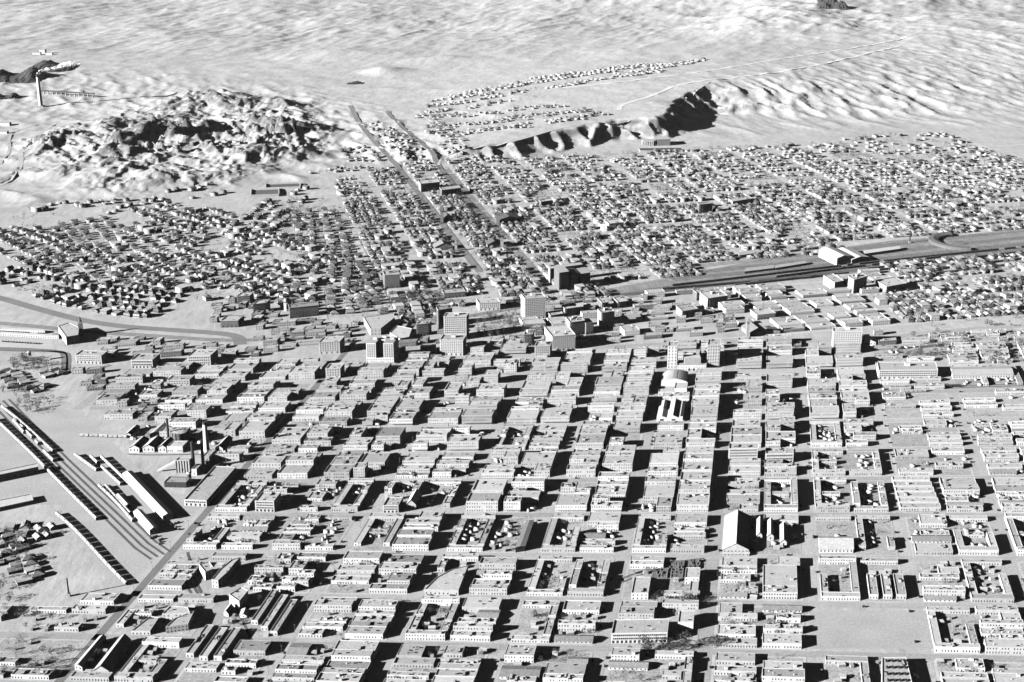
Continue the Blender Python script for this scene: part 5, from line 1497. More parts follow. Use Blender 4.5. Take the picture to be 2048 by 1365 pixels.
def fill_A():
    nrow = len(RY) - 1
    for j in range(nrow):
        for i in range(len(SX) - 1):
            p = [cross_px(SX[i], RY[j]), cross_px(SX[i + 1], RY[j]), cross_px(SX[i + 1], RY[j + 1]), cross_px(SX[i], RY[j + 1])]
            mx = sum(q[0] for q in p) / 4; my = sum(q[1] for q in p) / 4
            if mx < -160 or mx > 2200 or my > 1440: continue
            if not any(inA(*q) for q in p + [(mx, my)]): continue
            c = [G(*q) for q in p]
            W = math.hypot(c[1][0] - c[0][0], c[1][1] - c[0][1]); D = math.hypot(c[3][0] - c[0][0], c[3][1] - c[0][1])
            # block number counted from the right edge of the frame, row from the bottom
            fr = 12 - i; where = '%s block from right, %s row up' % (ORD[max(1, min(20, fr + 1))], ORD[j + 1] if j else 'first')
            if i == 10 and j == 2: continue              # the vacant field
            style = 'tenement'
            if j >= 8 and 3 <= i <= 10: style = 'commercial'
            if j >= 11 and i < 5: continue
            if j in (5, 6, 7) and 4 <= i <= 9: style = 'commercial' if rr.random() < .65 else 'tenement'
            if i <= 3 and j >= 6: style = 'warehouse'
            if i >= 11 and j >= 6: style = 'sparse'
            if i >= 12: style = 'sparse' if rr.random() < .4 else 'tenement'
            if i <= 2 and j <= 2: style = 'sparse'
            if (i, j) == (4, 2): style = 'sparse'
            if (i, j) in ((4, 1),): style = 'sparse'
            # block surface: pavement kerb slab and yard dirt
            def U(a, b): return lerp2(c, a / W, b / D)
            inside = all(inA(*q) for q in p)
            if inside:
                mb = MB(); mb.prism([U(7.5, 5.5), U(W - 7.5, 5.5), U(W - 7.5, D - 5.5), U(7.5, D - 5.5)], 0, .14, M['pave'])
                o = mb.obj('pavement'); o['kind'] = 'structure'
                mb = MB(); mb.poly([(*U(10, 8), .15), (*U(W - 10, 8), .15), (*U(W - 10, D - 8), .15), (*U(10, D - 8), .15)], M['yard'])
                o = mb.obj('yard'); o['kind'] = 'structure'
            al = 2.6
            half_block(c, W, D, 10.2, W / 2 - al, style, where, 'left', True)
            half_block(c, W, D, W / 2 + al, W - 10.2, style, where, 'right', False)
            # cars along the street left of this block
            near = my > 700
            if near and i > 3:
                for k in range(rr.choice((4, 6, 9)) if j > 6 else rr.choice((1, 3, 4))):
                    s = rr.choice((-1, 1)) * 6.3
                    P = U(s, rr.uniform(10, D - 10)); u = unit((c[3][0] - c[0][0], c[3][1] - c[0][1]))
                    car_spots.append((P[0], P[1], math.atan2(u[1], u[0]), 'parked left of the ' + where.replace(' row up', ' row')))
                for k in range(rr.choice((0, 0, 1, 2))):
                    P = U(rr.uniform(12, W - 12), rr.choice((-1, 1)) * 4.5); u = unit((c[1][0] - c[0][0], c[1][1] - c[0][1]))
                    car_spots.append((P[0], P[1], math.atan2(u[1], u[0]), 'on the street below the ' + where.replace(' row up', ' row')))
fill_A()
def loose(poly, n, txt):
    k = 0
    for g in range(n * 6):
        if k >= n: break
        px, py = rr.uniform(min(p[0] for p in poly), max(p[0] for p in poly)), rr.uniform(min(p[1] for p in poly), max(p[1] for p in poly))
        if not inpoly(px, py, poly): continue
        x, y = G(px, py); w, dp = rr.choice((12, 16, 22, 30)), rr.choice((9, 12, 16)); u = CB; v = DA
        q = [(x, y), (x + u[0] * w, y + u[1] * w), (x + u[0] * w + v[0] * dp, y + u[1] * w + v[1] * dp), (x + v[0] * dp, y + v[1] * dp)]
        if not all(inpoly(*proj(*p), poly) for p in q) or not free([(x - 2, y - 2), (q[1][0] + 2, q[1][1] - 2), (q[2][0] + 2, q[2][1] + 2), (q[3][0] - 2, q[3][1] + 2)]): continue
        k += 1
        h = rr.choice((4.5, 5.5, 6.5, 8, 9)); rm = rr.choice((RP, RM, RD, M['tin'])); 
        flat_building('store_building', q, h, rr.choice((P_, W_, B_)), rm, '%s %s store, %s one %s' % ({id(RP): 'pale', id(RM): 'grey', id(RD): 'dark', id(M['tin']): 'light'}[id(rm)], 'wide' if w > 16 else 'small', ordw(k), txt), 'store', 'scattered stores ' + txt, max(1, int(h / 3.7)), 3.4, 3, .6, rr=rr)
loose([(490, 690), (500, 640), (560, 612), (640, 640), (720, 636), (760, 655), (700, 690), (560, 700)], 34, 'between the church group and the tracks')
loose([(190, 680), (300, 676), (480, 690), (560, 700), (560, 716), (200, 716)], 26, 'in the strip above the warehouse rows')
loose([(140, 760), (150, 730), (260, 745), (330, 770), (330, 870), (215, 862), (190, 800)], 26, 'at the west end of the warehouse rows')
loose([(380, 640), (440, 600), (560, 590), (640, 612), (560, 640), (400, 656)], 22, 'above the end of the curved road')
loose([(740, 690), (800, 640), (1060, 640), (1180, 700), (1100, 716), (780, 720)], 40, 'among the downtown towers')
loose([(1180, 712), (1180, 690), (1700, 668), (2048, 640), (2048, 690), (1760, 706)], 50, 'along the slanting avenue')
loose([(1150, 690), (1060, 640), (1100, 600), (1340, 590), (1560, 668), (1300, 690)], 40, 'below the railway crossing')

# ------------------------------------------------------------------ houses
HOUSE = []
def house_proto(w, d, h, roof, porch, wallm, roofm, rise):
    P = {}
    a = MB(); a.prism([(-w / 2, -d / 2), (w / 2, -d / 2), (w / 2, d / 2), (-w / 2, d / 2)], -2.5, h, wallm, False)
    if roof == 'gable':
        a.poly([(-w / 2, -d / 2, h), (w / 2, -d / 2, h), (0, -d / 2, h + rise)], wallm); a.poly([(w / 2, d / 2, h), (-w / 2, d / 2, h), (0, d / 2, h + rise)], wallm)
    P['wall'] = a
    r = MB(); e = .6
    A, B, C, D = (-w / 2 - e, -d / 2 - e, h - .1), (w / 2 + e, -d / 2 - e, h - .1), (w / 2 + e, d / 2 + e, h - .1), (-w / 2 - e, d / 2 + e, h - .1)
    if roof == 'gable':
        F, K = (0, -d / 2 - e, h + rise), (0, d / 2 + e, h + rise)
        r.poly([B, C, K, F], roofm); r.poly([D, A, F, K], roofm)
    elif roof == 'hip':
        s = max(0, (d - w) / 2); F, K = (0, -s - .3, h + rise), (0, s + .3, h + rise)
        r.poly([A, B, F], roofm); r.poly([B, C, K, F], roofm); r.poly([C, D, K], roofm); r.poly([D, A, F, K], roofm)
    else:
        r.poly([(x, y, h) for x, y, _ in (A, B, C, D)], roofm)
    P['roof'] = r
    if porch:
        p = MB(); p.poly([(-w / 2, -d / 2 - 2.4, 2.6), (w / 2, -d / 2 - 2.4, 2.6), (w / 2, -d / 2, 3.1), (-w / 2, -d / 2, 3.1)], roofm)
        for x in (-w / 2 + .2, 0, w / 2 - .2): p.box((x, -d / 2 - 2.2), (1, 0), .2, .2, -1, 2.6, M['trim'])
        P['porch'] = p
    wn_ = MB(); st = 2 if h > 5 else 1
    for s in range(st):
        z = .9 + s * 3
        for x in (-w * .3, w * .05, w * .32):
            wn_.box((x, -d / 2 - .02), (1, 0), 1.0, .12, z, z + 1.5, M['glass'])
        for y in (-d * .3, d * .1):
            wn_.box((-w / 2 - .02, y), (1, 0), .12, 1.0, z, z + 1.5, M['glass']); wn_.box((w / 2 + .02, y), (1, 0), .12, 1.0, z, z + 1.5, M['glass'])
    P['window_row'] = wn_
    if roof != 'flat':
        c = MB(); c.box((w * .15, d * .1), (1, 0), .8, .7, h, h + rise + .9, M['wall_brick']); P['chimney'] = c
    P['meta'] = (w, d, '%s %s %s' % ('two-storey' if h > 5 else 'one-storey', {'house_wall_grey': 'grey', 'house_wall_brick': 'brick', 'house_wall_light': 'pale'}[wallm.name], {'gable': 'gabled', 'hip': 'hip-roofed', 'flat': 'flat-roofed'}[roof]))
    return P
HA, HB, HC = M['house_a'], M['house_b'], M['house_c']
HOUSE = [house_proto(10, 13, 3.6, 'hip', True, HA, M['shingle'], 2.8), house_proto(9, 13, 6.4, 'hip', True, HB, M['shingle_dark'], 3),
         house_proto(9, 13, 3.4, 'gable', True, HA, M['shingle'], 2.8), house_proto(10, 13, 6.4, 'gable', True, HA, M['shingle_dark'], 3.4),
         house_proto(10, 15, 4.0, 'flat', False, HC, RM, 0), house_proto(13, 15, 7.2, 'flat', True, HB, RP, 0),
         house_proto(8, 11, 3.2, 'gable', False, HC, M['shingle_pale'], 2.4), house_proto(10, 12, 3.6, 'hip', True, HB, M['shingle_pale'], 2.8),
         house_proto(11, 15, 6.6, 'hip', True, HC, M['shingle_dark'], 3.2), house_proto(15, 17, 9.6, 'flat', False, HC, RP, 0)]
HMESH = [{k: v.mesh(k) for k, v in P.items() if k != 'meta'} for P in HOUSE]
house_spots = []      # x, y, z, rot, kind, px, py, zone text
def try_house(x, y, rot, zone, weights=None, hill=False, keep=1.0, jit=1.3, clump=True):
    rot += rr.uniform(-.05, .05)
    if rr.random() > keep: return
    x += rr.uniform(-jit, jit); y += rr.uniform(-jit, jit)
    if clump and perlin(np.array([x / 130.0]), np.array([y / 130.0]), 4)[0] < -0.5: return
    k = rr.choices(range(10), weights or (4, 4, 4, 4, 2, 1, 3, 3, 3, 1))[0]
    w, d, _ = HOUSE[k]['meta']
    c, s = math.cos(rot), math.sin(rot)
    q = [(x + a * w * .5 * c - b * d * .5 * s, y + a * w * .5 * s + b * d * .5 * c) for a, b in ((-1, -1), (1, -1), (1, 1), (-1, 1))]
    if not free(q): return
    occupy(q)
    house_spots.append([x, y, 0.0, rot, k, 0, 0, zone, hill])

def fill_B():
    for (test, zone) in ((inB, 'north side'), (inB2, 'east side')):
        for j in range(len(BY) - 1):
            for i in range(len(BX) - 1):
                p = [bcross(BX[i], BY[j]), bcross(BX[i + 1], BY[j]), bcross(BX[i + 1], BY[j + 1]), bcross(BX[i], BY[j + 1])]
                mx = sum(q[0] for q in p) / 4; my = sum(q[1] for q in p) / 4
                if mx > 2150 or mx < 500: continue
                if not test(mx, my): continue
                c = [G(*q) for q in p]
                W = math.hypot(c[1][0] - c[0][0], c[1][1] - c[0][1]); D = math.hypot(c[3][0] - c[0][0], c[3][1] - c[0][1])
                U = lambda a, b: lerp2(c, a / W, b / D)
                ang = math.atan2(c[1][1] - c[0][1], c[1][0] - c[0][0])
                where = '%s row above the tracks' % ordw(max(1, j - 3)) if zone == 'north side' else '%s row below the tracks' % ordw(max(1, 4 - j))
                com = zone == 'east side' and mx < 1760
                urban = zone == 'north side' and my > 490 and mx < 1260
                thin = .55 if my < 345 and mx < 1330 else (.85 if my < 400 else 1.0)
                edge = min(1.0, max(.25, (my - 268) / 60.0)) if mx > 1400 else 1.0
                thin *= edge
                if com:
                    for (a0, a1) in ((8, W / 2 - 1.5), (W / 2 + 1.5, W - 8)):
                        b = 6; n = 0
                        while b < D - 14:
                            n += 1
                            dep = min(rr.choice((10, 14, 18, 24)), D - 7 - b); h = rr.choice((5.5, 6.5, 8, 9, 9, 11)) if mx < 1550 else rr.choice((5, 5.5, 6.5, 8))
                            x1 = a1 - rr.choice((0, 0, 8, 14))
                            quad = [U(a0, b), U(x1, b), U(x1, b + dep), U(a0, b + dep)]
                            if all(inB2(*proj(*qq)) for qq in quad) and free(quad) and rr.random() < .93:
                                lab = '%s store, %s from near end, column %s, %s' % (rr.choice(('pale', 'light')), ORD[n], ORD[i + 1] + (' left half' if a0 < 20 else ' right half'), where)
                                flat_building('store_building' if h < 8 else 'commercial_block', quad, h, rr.choice((W_, W_, P_, B_)), rr.choice((RP, RP, M['tin'], RM)), lab, 'store', 'flat roofed stores east of downtown', max(1, int(h / 3.6)), 3.4, 3, .6, rr=rr)
                                NT['store'] += 1
                            b += dep + rr.choice((0, 0, 4, 9))
                    continue
                for row, (bb, flip) in enumerate(((12, 0), (30, math.pi), (D / 2 + 8, 0), (D - 13, math.pi))):
                    if row in (1, 2) and rr.random() < .25: continue
                    a = 15.5
                    while a < W - 12:
                        P = U(a, bb)
                        wts = (1, 4, 2, 4, 2, 3, 1, 2, 3, 4) if urban else ((1, 1, 3, 1, 4, 1, 4, 2, 1, 0) if my < 380 else None)
                        try_house(P[0], P[1], ang + flip, (zone, where), wts, keep=.93 * thin)
                        a += rr.uniform(12.5, 15.5)
                        for _k in range(rr.choice((1, 2, 3)) if rr.random() < thin else 0):
                            P = U(a - rr.uniform(2, 13), bb + rr.uniform(4, 14)); yard_trees.append((P[0], P[1], 0.0, rr.uniform(.8, 1.35), where))
fill_B()

def along(px, off, step, zone, keep, weights=None, tz=True, both=True, rows=1, clip=None):
    w = densify(px, tz, 1e9)
    for side in ((1, -1) if both else (1,)):
        for row in range(rows):
            o_ = (off + row * 27) * side
            acc = step / 2
            for a, b in zip(w[:-1], w[1:]):
                L = math.hypot(b[0] - a[0], b[1] - a[1]); u = ((b[0] - a[0]) / L, (b[1] - a[1]) / L)
                while acc < L:
                    x, y = a[0] + u[0] * acc - u[1] * o_, a[1] + u[1] * acc + u[0] * o_
                    if clip is None or clip(*proj(x, y, 0)):
                        try_house(x, y, math.atan2(u[1], u[0]) + (math.pi if side > 0 else 0), (zone[0], zone[1]), weights, tz, keep, 3.2)
                        if rr.random() < .75:
                            yard_trees.append((x + rr.uniform(-9, 9), y + rr.uniform(-9, 9), None, rr.uniform(.8, 1.4), zone[1]))
                    acc += step * rr.uniform(.9, 1.15)
                acc -= L
# left neighbourhood: block it with curving terraces
LEFTC = [(-60, 470), (60, 448), (180, 440), (300, 412), (420, 385), (500, 395), (520, 404), (640, 398), (700, 470), (738, 533), (775, 610), (790, 640), (700, 648), (650, 640), (560, 640), (440, 640), (380, 640), (330, 645), (240, 640), (120, 622), (0, 585), (-60, 570)]
def clipC(x, y): return inpoly(x, y, LEFTC)
names = ['the long diagonal street', 'the upper curving street', 'the middle curving street', 'the lowest curving street', 'the short left street', 'the steep cross street', 'the street left of downtown', 'the tree lined steep street', 'the bottom cross street', 'the far left street']
for i, s in enumerate(CST):
    along(s, 16, 17, ('west side', names[i]), .85, None, rows=2, clip=clipC)
extra = [[(400, 420), (470, 445), (560, 478), (640, 505)], [(330, 452), (400, 480), (480, 510), (560, 540), (620, 552)], [(120, 455), (160, 500), (200, 540), (250, 580)], [(230, 555), (300, 575), (360, 590)],
         [(560, 425), (620, 450), (650, 470)], [(10, 500), (70, 525), (120, 550)], [(520, 418), (560, 400), (620, 404)], [(380, 600), (440, 590), (520, 600)], [(30, 570), (120, 600), (220, 622), (310, 630)], [(440, 540), (520, 560), (600, 575)], [(670, 410), (690, 470), (720, 530), (750, 600)], [(560, 590), (620, 575), (660, 560)]]
for i, s in enumerate(extra): along(s, 14, 17, ('west side', '%s lane of the west side' % ordw(i + 1)), .82, None, rows=1, clip=clipC)
# terrace beyond the two dark roads, and the far settlement on the mesa
TERR = [[(905, 236), (1000, 226)], [(930, 250), (1060, 238)], [(960, 262), (1060, 254)], [(1010, 222), (1130, 212)], [(1060, 232), (1180, 222)], [(1120, 240), (1220, 228)], [(900, 268), (950, 262)], [(620, 350), (690, 340)], [(712, 250), (760, 247)], [(722, 262), (800, 260)], [(735, 276), (822, 274)], [(748, 290), (838, 289)], [(762, 304), (852, 303)], [(780, 318), (866, 317)], [(798, 332), (880, 331)], [(850, 268), (900, 262)], [(870, 290), (905, 286)], [(880, 304), (930, 302)], [(680, 300), (735, 298)], [(690, 320), (760, 318)], [(670, 340), (780, 338)], [(860, 240), (890, 262), (920, 285)], [(790, 262), (850, 290)], [(830, 235), (900, 232), (960, 228)], [(850, 255), (930, 250), (1010, 242)], [(870, 272), (950, 265), (1060, 250)], [(740, 262), (770, 262)], [(780, 285), (830, 290)], [(960, 240), (1100, 232)], [(740, 300), (790, 312), (830, 318)], [(1090, 246), (1180, 236)]]
for i, s in enumerate(TERR): along(s, 12, 17, ('upper bench', '%s lane of the upper bench' % ordw(i + 1)), .75, (1, 1, 3, 0, 4, 0, 5, 2, 0, 0))
FAR = [[(845, 215), (900, 208), (950, 203)], [(860, 205), (920, 196), (990, 186)], [(900, 195), (980, 182), (1050, 170)], [(930, 188), (1040, 168), (1150, 152)], [(950, 200), (1060, 182), (1170, 166)], [(1000, 178), (1120, 158), (1230, 143)],
       [(1060, 160), (1180, 143), (1300, 130)], [(1120, 172), (1230, 156), (1330, 143)], [(1150, 150), (1260, 136), (1400, 122)], [(1230, 150), (1330, 134), (1415, 120)], [(930, 218), (1000, 206), (1080, 196)], [(850, 226), (900, 220)]]
for i, s in enumerate(FAR): along(s, 11, 19, ('far settlement', '%s lane of the far settlement' % ordw(i + 1)), .8, (1, 1, 3, 0, 4, 0, 6, 2, 0, 0))
LOW = [[(60, 425), (140, 405)], [(150, 415), (260, 400)], [(200, 430), (330, 395)], [(330, 388), (440, 370)], [(20, 440), (120, 428)], [(380, 400), (470, 380)], [(560, 395), (640, 375)]]
for i, s in enumerate(LOW): along(s, 9, 24, ('west side', '%s edge lane below the rocky hill' % ordw(i + 1)), .6)
HILL = [[(290, 305), (330, 303)], [(345, 305), (360, 303)], [(375, 291), (420, 291)], [(430, 292), (480, 282)]]
for i, s in enumerate(HILL): along(s, 8, 22, ('rocky hill', 'lane at the foot of the rocky hills'), .8, (0, 0, 0, 1, 3, 2, 0, 0, 0, 1), both=False)
# yards of houses in the lower left of the frame
LL = [[(0, 1075), (25, 1100), (45, 1130), (65, 1162)], [(10, 1065), (60, 1062)], [(30, 1085), (110, 1060)], [(0, 1110), (30, 1150)], [(0, 745), (25, 755), (40, 775)], [(50, 770), (80, 780)], [(0, 1060), (20, 1090)], [(95, 745), (120, 755)]]
for i, s in enumerate(LL): along(s, 8, 13, ('lower left', 'rows beside the freight yard'), .9, (3, 0, 3, 0, 6, 0, 4, 0, 0, 0), tz=False)
# far right houses, grid continuing
RIGHT = [[(1500, 700), (1560, 698)], [(1640, 715), (1700, 712)]]

# finish heights in one batch
xs = np.array([h[0] for h in house_spots]); ys_ = np.array([h[1] for h in house_spots])
zs = terrain(xs, ys_)
for h, z in zip(house_spots, zs):
    h[2] = float(z); h[5], h[6] = proj(h[0], h[1], h[2])
house_spots = [h for h in house_spots if -25 < h[5] < 2075 and 60 < h[6] < 1380]
house_spots.sort(key=lambda h: -h[6])
cnt = {}
def put_house(h, n):
    x, y, z, rot, k, px, py, zone, hill = h
    key = (k, zone[1]); cnt[key] = cnt.get(key, 0) + 1
    lab = '%s house, %s such from front, %s' % (HOUSE[k]['meta'][2], ordw(cnt[key]), zone[1])
    root = thing('house', (x, y, z), lab, 'house', 'detached houses', rot)
    roof_o = None
    for nm, me in HMESH[k].items():
        o = bpy.data.objects.new(nm, me); COL.objects.link(o); o.parent = roof_o if nm == 'chimney' else root
        if nm == 'roof': roof_o = o
        if nm == 'window_row': o['kind'] = 'stuff'
for n, h in enumerate(house_spots[:300]): put_house(h, n)

def scatter(name, protos, inst, mats_all, label, kind='stuff'):
    """join many small copies into one mesh; protos: list of MB; inst: (proto, x, y, z, rot, scale)"""
    V = []; F3 = []; MI = []; LS = []; LT = []; base = 0
    mats_ = []
    pre = []
    for P in protos:
        v = np.array(P.v, float); pre.append((v, P.f, [P.ms[m] for m in P.m]))
    flatidx = []; lens = []; mis = []
    cache = []
    for v, f, m in pre:
        fi = np.array([i for q in f for i in q], np.int64); ln = np.array([len(q) for q in f], np.int64)
        for mm in m:
            if mm not in mats_: mats_.append(mm)
        cache.append((v, fi, ln, np.array([mats_.index(mm) for mm in m])))
    for (k, x, y, z, rot, s) in inst:
        v, fi, ln, mi = cache[k]
        c, sn = math.cos(rot) * s, math.sin(rot) * s
        V.append(np.stack([v[:, 0] * c - v[:, 1] * sn + x, v[:, 0] * sn + v[:, 1] * c + y, v[:, 2] * s + z], -1))
        flatidx.append(fi + base); lens.append(ln); mis.append(mi); base += len(v)
    V = np.concatenate(V); FI = np.concatenate(flatidx); LN = np.concatenate(lens); MI = np.concatenate(mis)
    me = bpy.data.meshes.new(name)
    me.vertices.add(len(V)); me.vertices.foreach_set('co', V.astype(np.float32).ravel())
    me.loops.add(len(FI)); me.loops.foreach_set('vertex_index', FI.astype(np.int32))
    me.polygons.add(len(LN)); st = np.concatenate([[0], np.cumsum(LN)[:-1]])
    me.polygons.foreach_set('loop_start', st.astype(np.int32)); me.polygons.foreach_set('material_index', MI.astype(np.int32))
    for m in mats_: me.materials.append(m)
    me.update(calc_edges=True)
    o = bpy.data.objects.new(name, me); COL.objects.link(o)
    o['kind'] = kind
    if label: o['label'] = label
    return o
def merged(P):
    m = MB()
    for k, q in P.items():
        if k == 'meta': continue
        n = len(m.v); m.v += q.v; m.f += [tuple(i + n for i in f) for f in q.f]; m.m += [m.mi(q.ms[i]) for i in q.m]
    return m
rest = house_spots[300:]
scatter('distant_houses', [merged(P) for P in HOUSE], [(h[4], h[0], h[1], h[2], h[3], 1.0) for h in rest], None, 'mass of distant small houses on the north side and the far mesa')

# sheds: the nearest 300 as things
shed_spots.sort(key=lambda s: s[1])
for n, (x, y, z, s, where) in enumerate(shed_spots[:300]):
    k = rr.randrange(4)
    root = thing('yard_shed', (x, y, .1), '%s yard shed behind the tenements, %s' % (('small grey', 'low pale', 'tiny dark', 'long tin-roofed')[k], where), 'shed', 'small sheds in the tenement yards of the %s' % where, rr.uniform(-.2, .2))
    for nm, me in zip(('wall', 'roof'), SHEDS[k]):
        o = bpy.data.objects.new(nm, me); COL.objects.link(o); o.parent = root
def shed_mb(w, d, h, a, b):
    m = MB(); m.prism([(-w / 2, -d / 2), (w / 2, -d / 2), (w / 2, d / 2), (-w / 2, d / 2)], 0, h, a, True, b); return m
if len(shed_spots) > 300:
    scatter('far_yard_sheds', [shed_mb(3, 4, 2.8, M['wall_adobe'], M['roof_mid']), shed_mb(6, 4, 3.1, M['wall_pale'], M['tin'])], [(rr.randrange(2), s[0], s[1], .1, rr.uniform(-.2, .2), 1) for s in shed_spots[300:]], None, 'mass of farther yard sheds behind the stores and tenements')

# trees
def tree_zone(poly, n, size, text, tz=True):
    xs_ = [p[0] for p in poly]; ys2 = [p[1] for p in poly]; k = 0; g = 0
    while k < n and g < n * 30:
        g += 1
        px, py = rr.uniform(min(xs_), max(xs_)), rr.uniform(min(ys2), max(ys2))
        if inpoly(px, py, poly):
            x, y = G(px, py); yard_trees.append((x, y, None if py < 420 else 0.0, size * rr.uniform(.7, 1.2), text)); k += 1
tree_zone([(945, 640), (1030, 625), (1060, 665), (960, 680)], 60, 1.5, 'the downtown park')
tree_zone([(800, 590), (890, 585), (890, 610), (790, 615)], 50, 1.6, 'the park below the dark pilastered block')
tree_zone([(655, 400), (720, 400), (800, 620), (720, 620)], 130, 1.4, 'the tree lined steep street')
tree_zone([(560, 400), (650, 400), (700, 560), (620, 560)], 120, 1.3, 'the gardens of the west side')
tree_zone([(230, 560), (360, 560), (370, 585), (220, 580)], 45, 1.3, 'the crescent of trees in the west side')
tree_zone([(1880, 640), (2048, 620), (2048, 730), (1760, 720), (1800, 690)], 90, 1.4, 'the gardens at the right edge')
tree_zone([(1240, 1300), (1440, 1290), (1440, 1300), (1240, 1310)], 14, 1.7, 'the bottom street below the long factory')
tree_zone([(1300, 1206), (1420, 1206), (1420, 1213), (1300, 1213)], 9, 1.6, 'the street below the lumber yard')
tree_zone([(0, 780), (60, 770), (110, 800), (60, 850), (20, 800)], 40, 1.2, 'the dark grove left of the freight yard')
tree_zone([(35, 715), (130, 735), (120, 745), (20, 742)], 34, 1.5, 'the gardens below the depot drive')
tree_zone([(500, 430), (640, 405), (700, 500), (560, 500)], 120, 1.2, 'the gardens of the west side')
tree_zone([(0, 1150), (60, 1190), (50, 1250), (0, 1260)], 16, 1.2, 'the lower left corner')
tree_zone([(0, 1290), (150, 1290), (120, 1365), (0, 1365)], 18, 1.1, 'the bottom left corner yards')
tree_zone([(1060, 420), (1500, 420), (1620, 480), (1250, 520)], 150, 1.2, 'the gardens of the north side')
xs = np.array([t[0] for t in yard_trees]); ys_ = np.array([t[1] for t in yard_trees])
zz_ = terrain(xs, ys_)
T2 = []
for t, z in zip(yard_trees, zz_):
    z = float(z) if (t[2] is None or t[1] > 2600) else t[2]
    px, py = proj(t[0], t[1], z)
    if -20 < px < 2070 and py < 1400: T2.append((t[0], t[1], z, t[3], t[4], px, py))
T2.sort(key=lambda t: -t[3] * 1000 / math.hypot(t[0], t[1]))
for n, (x, y, z, s, text, px, py) in enumerate(T2[:300]):
    k = rr.randrange(6)
    root = thing('bare_tree' if k % 2 else 'bushy_tree', (x, y, z), '%s tree, %s' % ('bare grey' if k % 2 else 'dark bushy', ('in ' + text) if text.startswith('the') else ('in the yards, ' + text)), 'tree', ('trees in ' + text) if text.startswith('the') else ('yard trees, ' + text), rr.uniform(0, 6.28))
    root.scale = (s, s, s)
    for nm, me in zip(('trunk', 'crown'), TREE_ME[k]):
        o = bpy.data.objects.new(nm, me); COL.objects.link(o); o.parent = root
def treem(k):
    t, c = TREES[k]; m = MB(); m.v = list(c.v[:132]); m.f = list(c.f[:44]); m.m = list(c.m[:44]); m.ms = list(c.ms)
    # fewer, larger clumps for far trees
    q = random.Random(k)
    m = MB()
    mm = M['leaf'] if k % 2 == 0 else M['twig']
    r = 3.4
    for j in range(16):
        a = q.uniform(0, 6.28); zz = q.uniform(-1, 1); e = (q.random() ** .4) * r * math.sqrt(max(0, 1 - zz * zz))
        p = (e * math.cos(a), e * math.sin(a), r * 1.25 + zz * r * .8); s = r * q.uniform(.25, .5)
        m.poly([(p[0] + s * q.uniform(-1, 1), p[1] + s * q.uniform(-1, 1), p[2] + s * q.uniform(-.8, .8)) for _ in range(3)], mm)
    m.cyl((0, 0), .2, .1, -1, r, M['bark'], 3, False)
    return m
if len(T2) > 300:
    scatter('distant_trees', [treem(k) for k in range(6)], [(rr.randrange(6), t[0], t[1], t[2], rr.uniform(0, 6.28), t[3]) for t in T2[300:]], None, 'mass of distant bare and bushy garden trees between the houses')

# cars
def car_mesh(dark, tall):
    P = {}
    b = MB(); pm = M['paint_black'] if dark else M['wall_brick']
    b.prism([(-2.0, -.75), (.9, -.75), (2.0, -.45), (2.0, .45), (.9, .75), (-2.0, .75)], .45, 1.15, pm)
    b.box((-.6, 0), (1, 0), 2.3, 1.4, 1.15, 1.75 + tall, M['glass'])
    b.box((-.6, 0), (1, 0), 2.45, 1.5, 1.75 + tall, 1.85 + tall, pm)
    for x in (-1.35, 1.35):
        for y in (-.78, .78):
            n = len(b.v); mi = b.mi(M['iron'])
            for yy in (y - .08, y + .08):
                for k in range(8): b.v.append((x + .38 * math.cos(k * math.pi / 4), yy, .38 + .38 * math.sin(k * math.pi / 4)))
            for k in range(8): b.f.append((n + k, n + (k + 1) % 8, n + 8 + (k + 1) % 8, n + 8 + k)); b.m.append(mi)
            b.f.append(tuple(range(n, n + 8))); b.m.append(mi); b.f.append(tuple(range(n + 8, n + 16))); b.m.append(mi)
    return b.mesh('motor_car')
CARM = [car_mesh(True, .1), car_mesh(True, 0), car_mesh(False, .1)]
def put_car(x, y, rot, text, k=None, z=.08):
    k = rr.randrange(3) if k is None else k
    o = bpy.data.objects.new('motor_car', CARM[k]); COL.objects.link(o)
    o.location = (x, y, z); o.rotation_euler = (0, 0, rot + rr.uniform(-.06, .06))
    tag(o, ('black tall', 'black', 'grey')[k] + ' motor car ' + text, 'car', 'motor cars ' + text)
rr.shuffle(car_spots)
n = 0
for (x, y, rot, text) in car_spots:
    px, py = proj(x, y)
    if n < 290 and -10 < px < 2055 and py < 1370 and inA(px, py): put_car(x, y, rot, text.replace('  ', ' ')); n += 1
for (px, py) in ((303, 1078), (308, 1075), (313, 1074), (318, 1081), (324, 1079), (321, 1085), (318, 1089), (344, 1050), (351, 1048), (357, 1046), (352, 1055), (359, 1060)):
    put_car(*G(px, py), 1.2, 'parked on the pale forecourt before the freight sheds')
for (px, py) in ((391, 1048), (398, 1052), (379, 1070)):
    put_car(*G(px, py), 1.0, 'driving on the diagonal asphalt road', 0)
for k in range(14):
    put_car(*G(6 + k * 5.6, 684 + k * .35), 1.4, 'parked in the line before the depot platforms')
for k in range(7):
    put_car(*G(1335 + k * 6, 1196 + (k % 2)), 0.1, 'lined up in the lumber yard forecourt')
for k in range(9): put_car(*G(1338 + k * 5.2, 1203), 0.1, 'lined up on the street below the lumber yard')

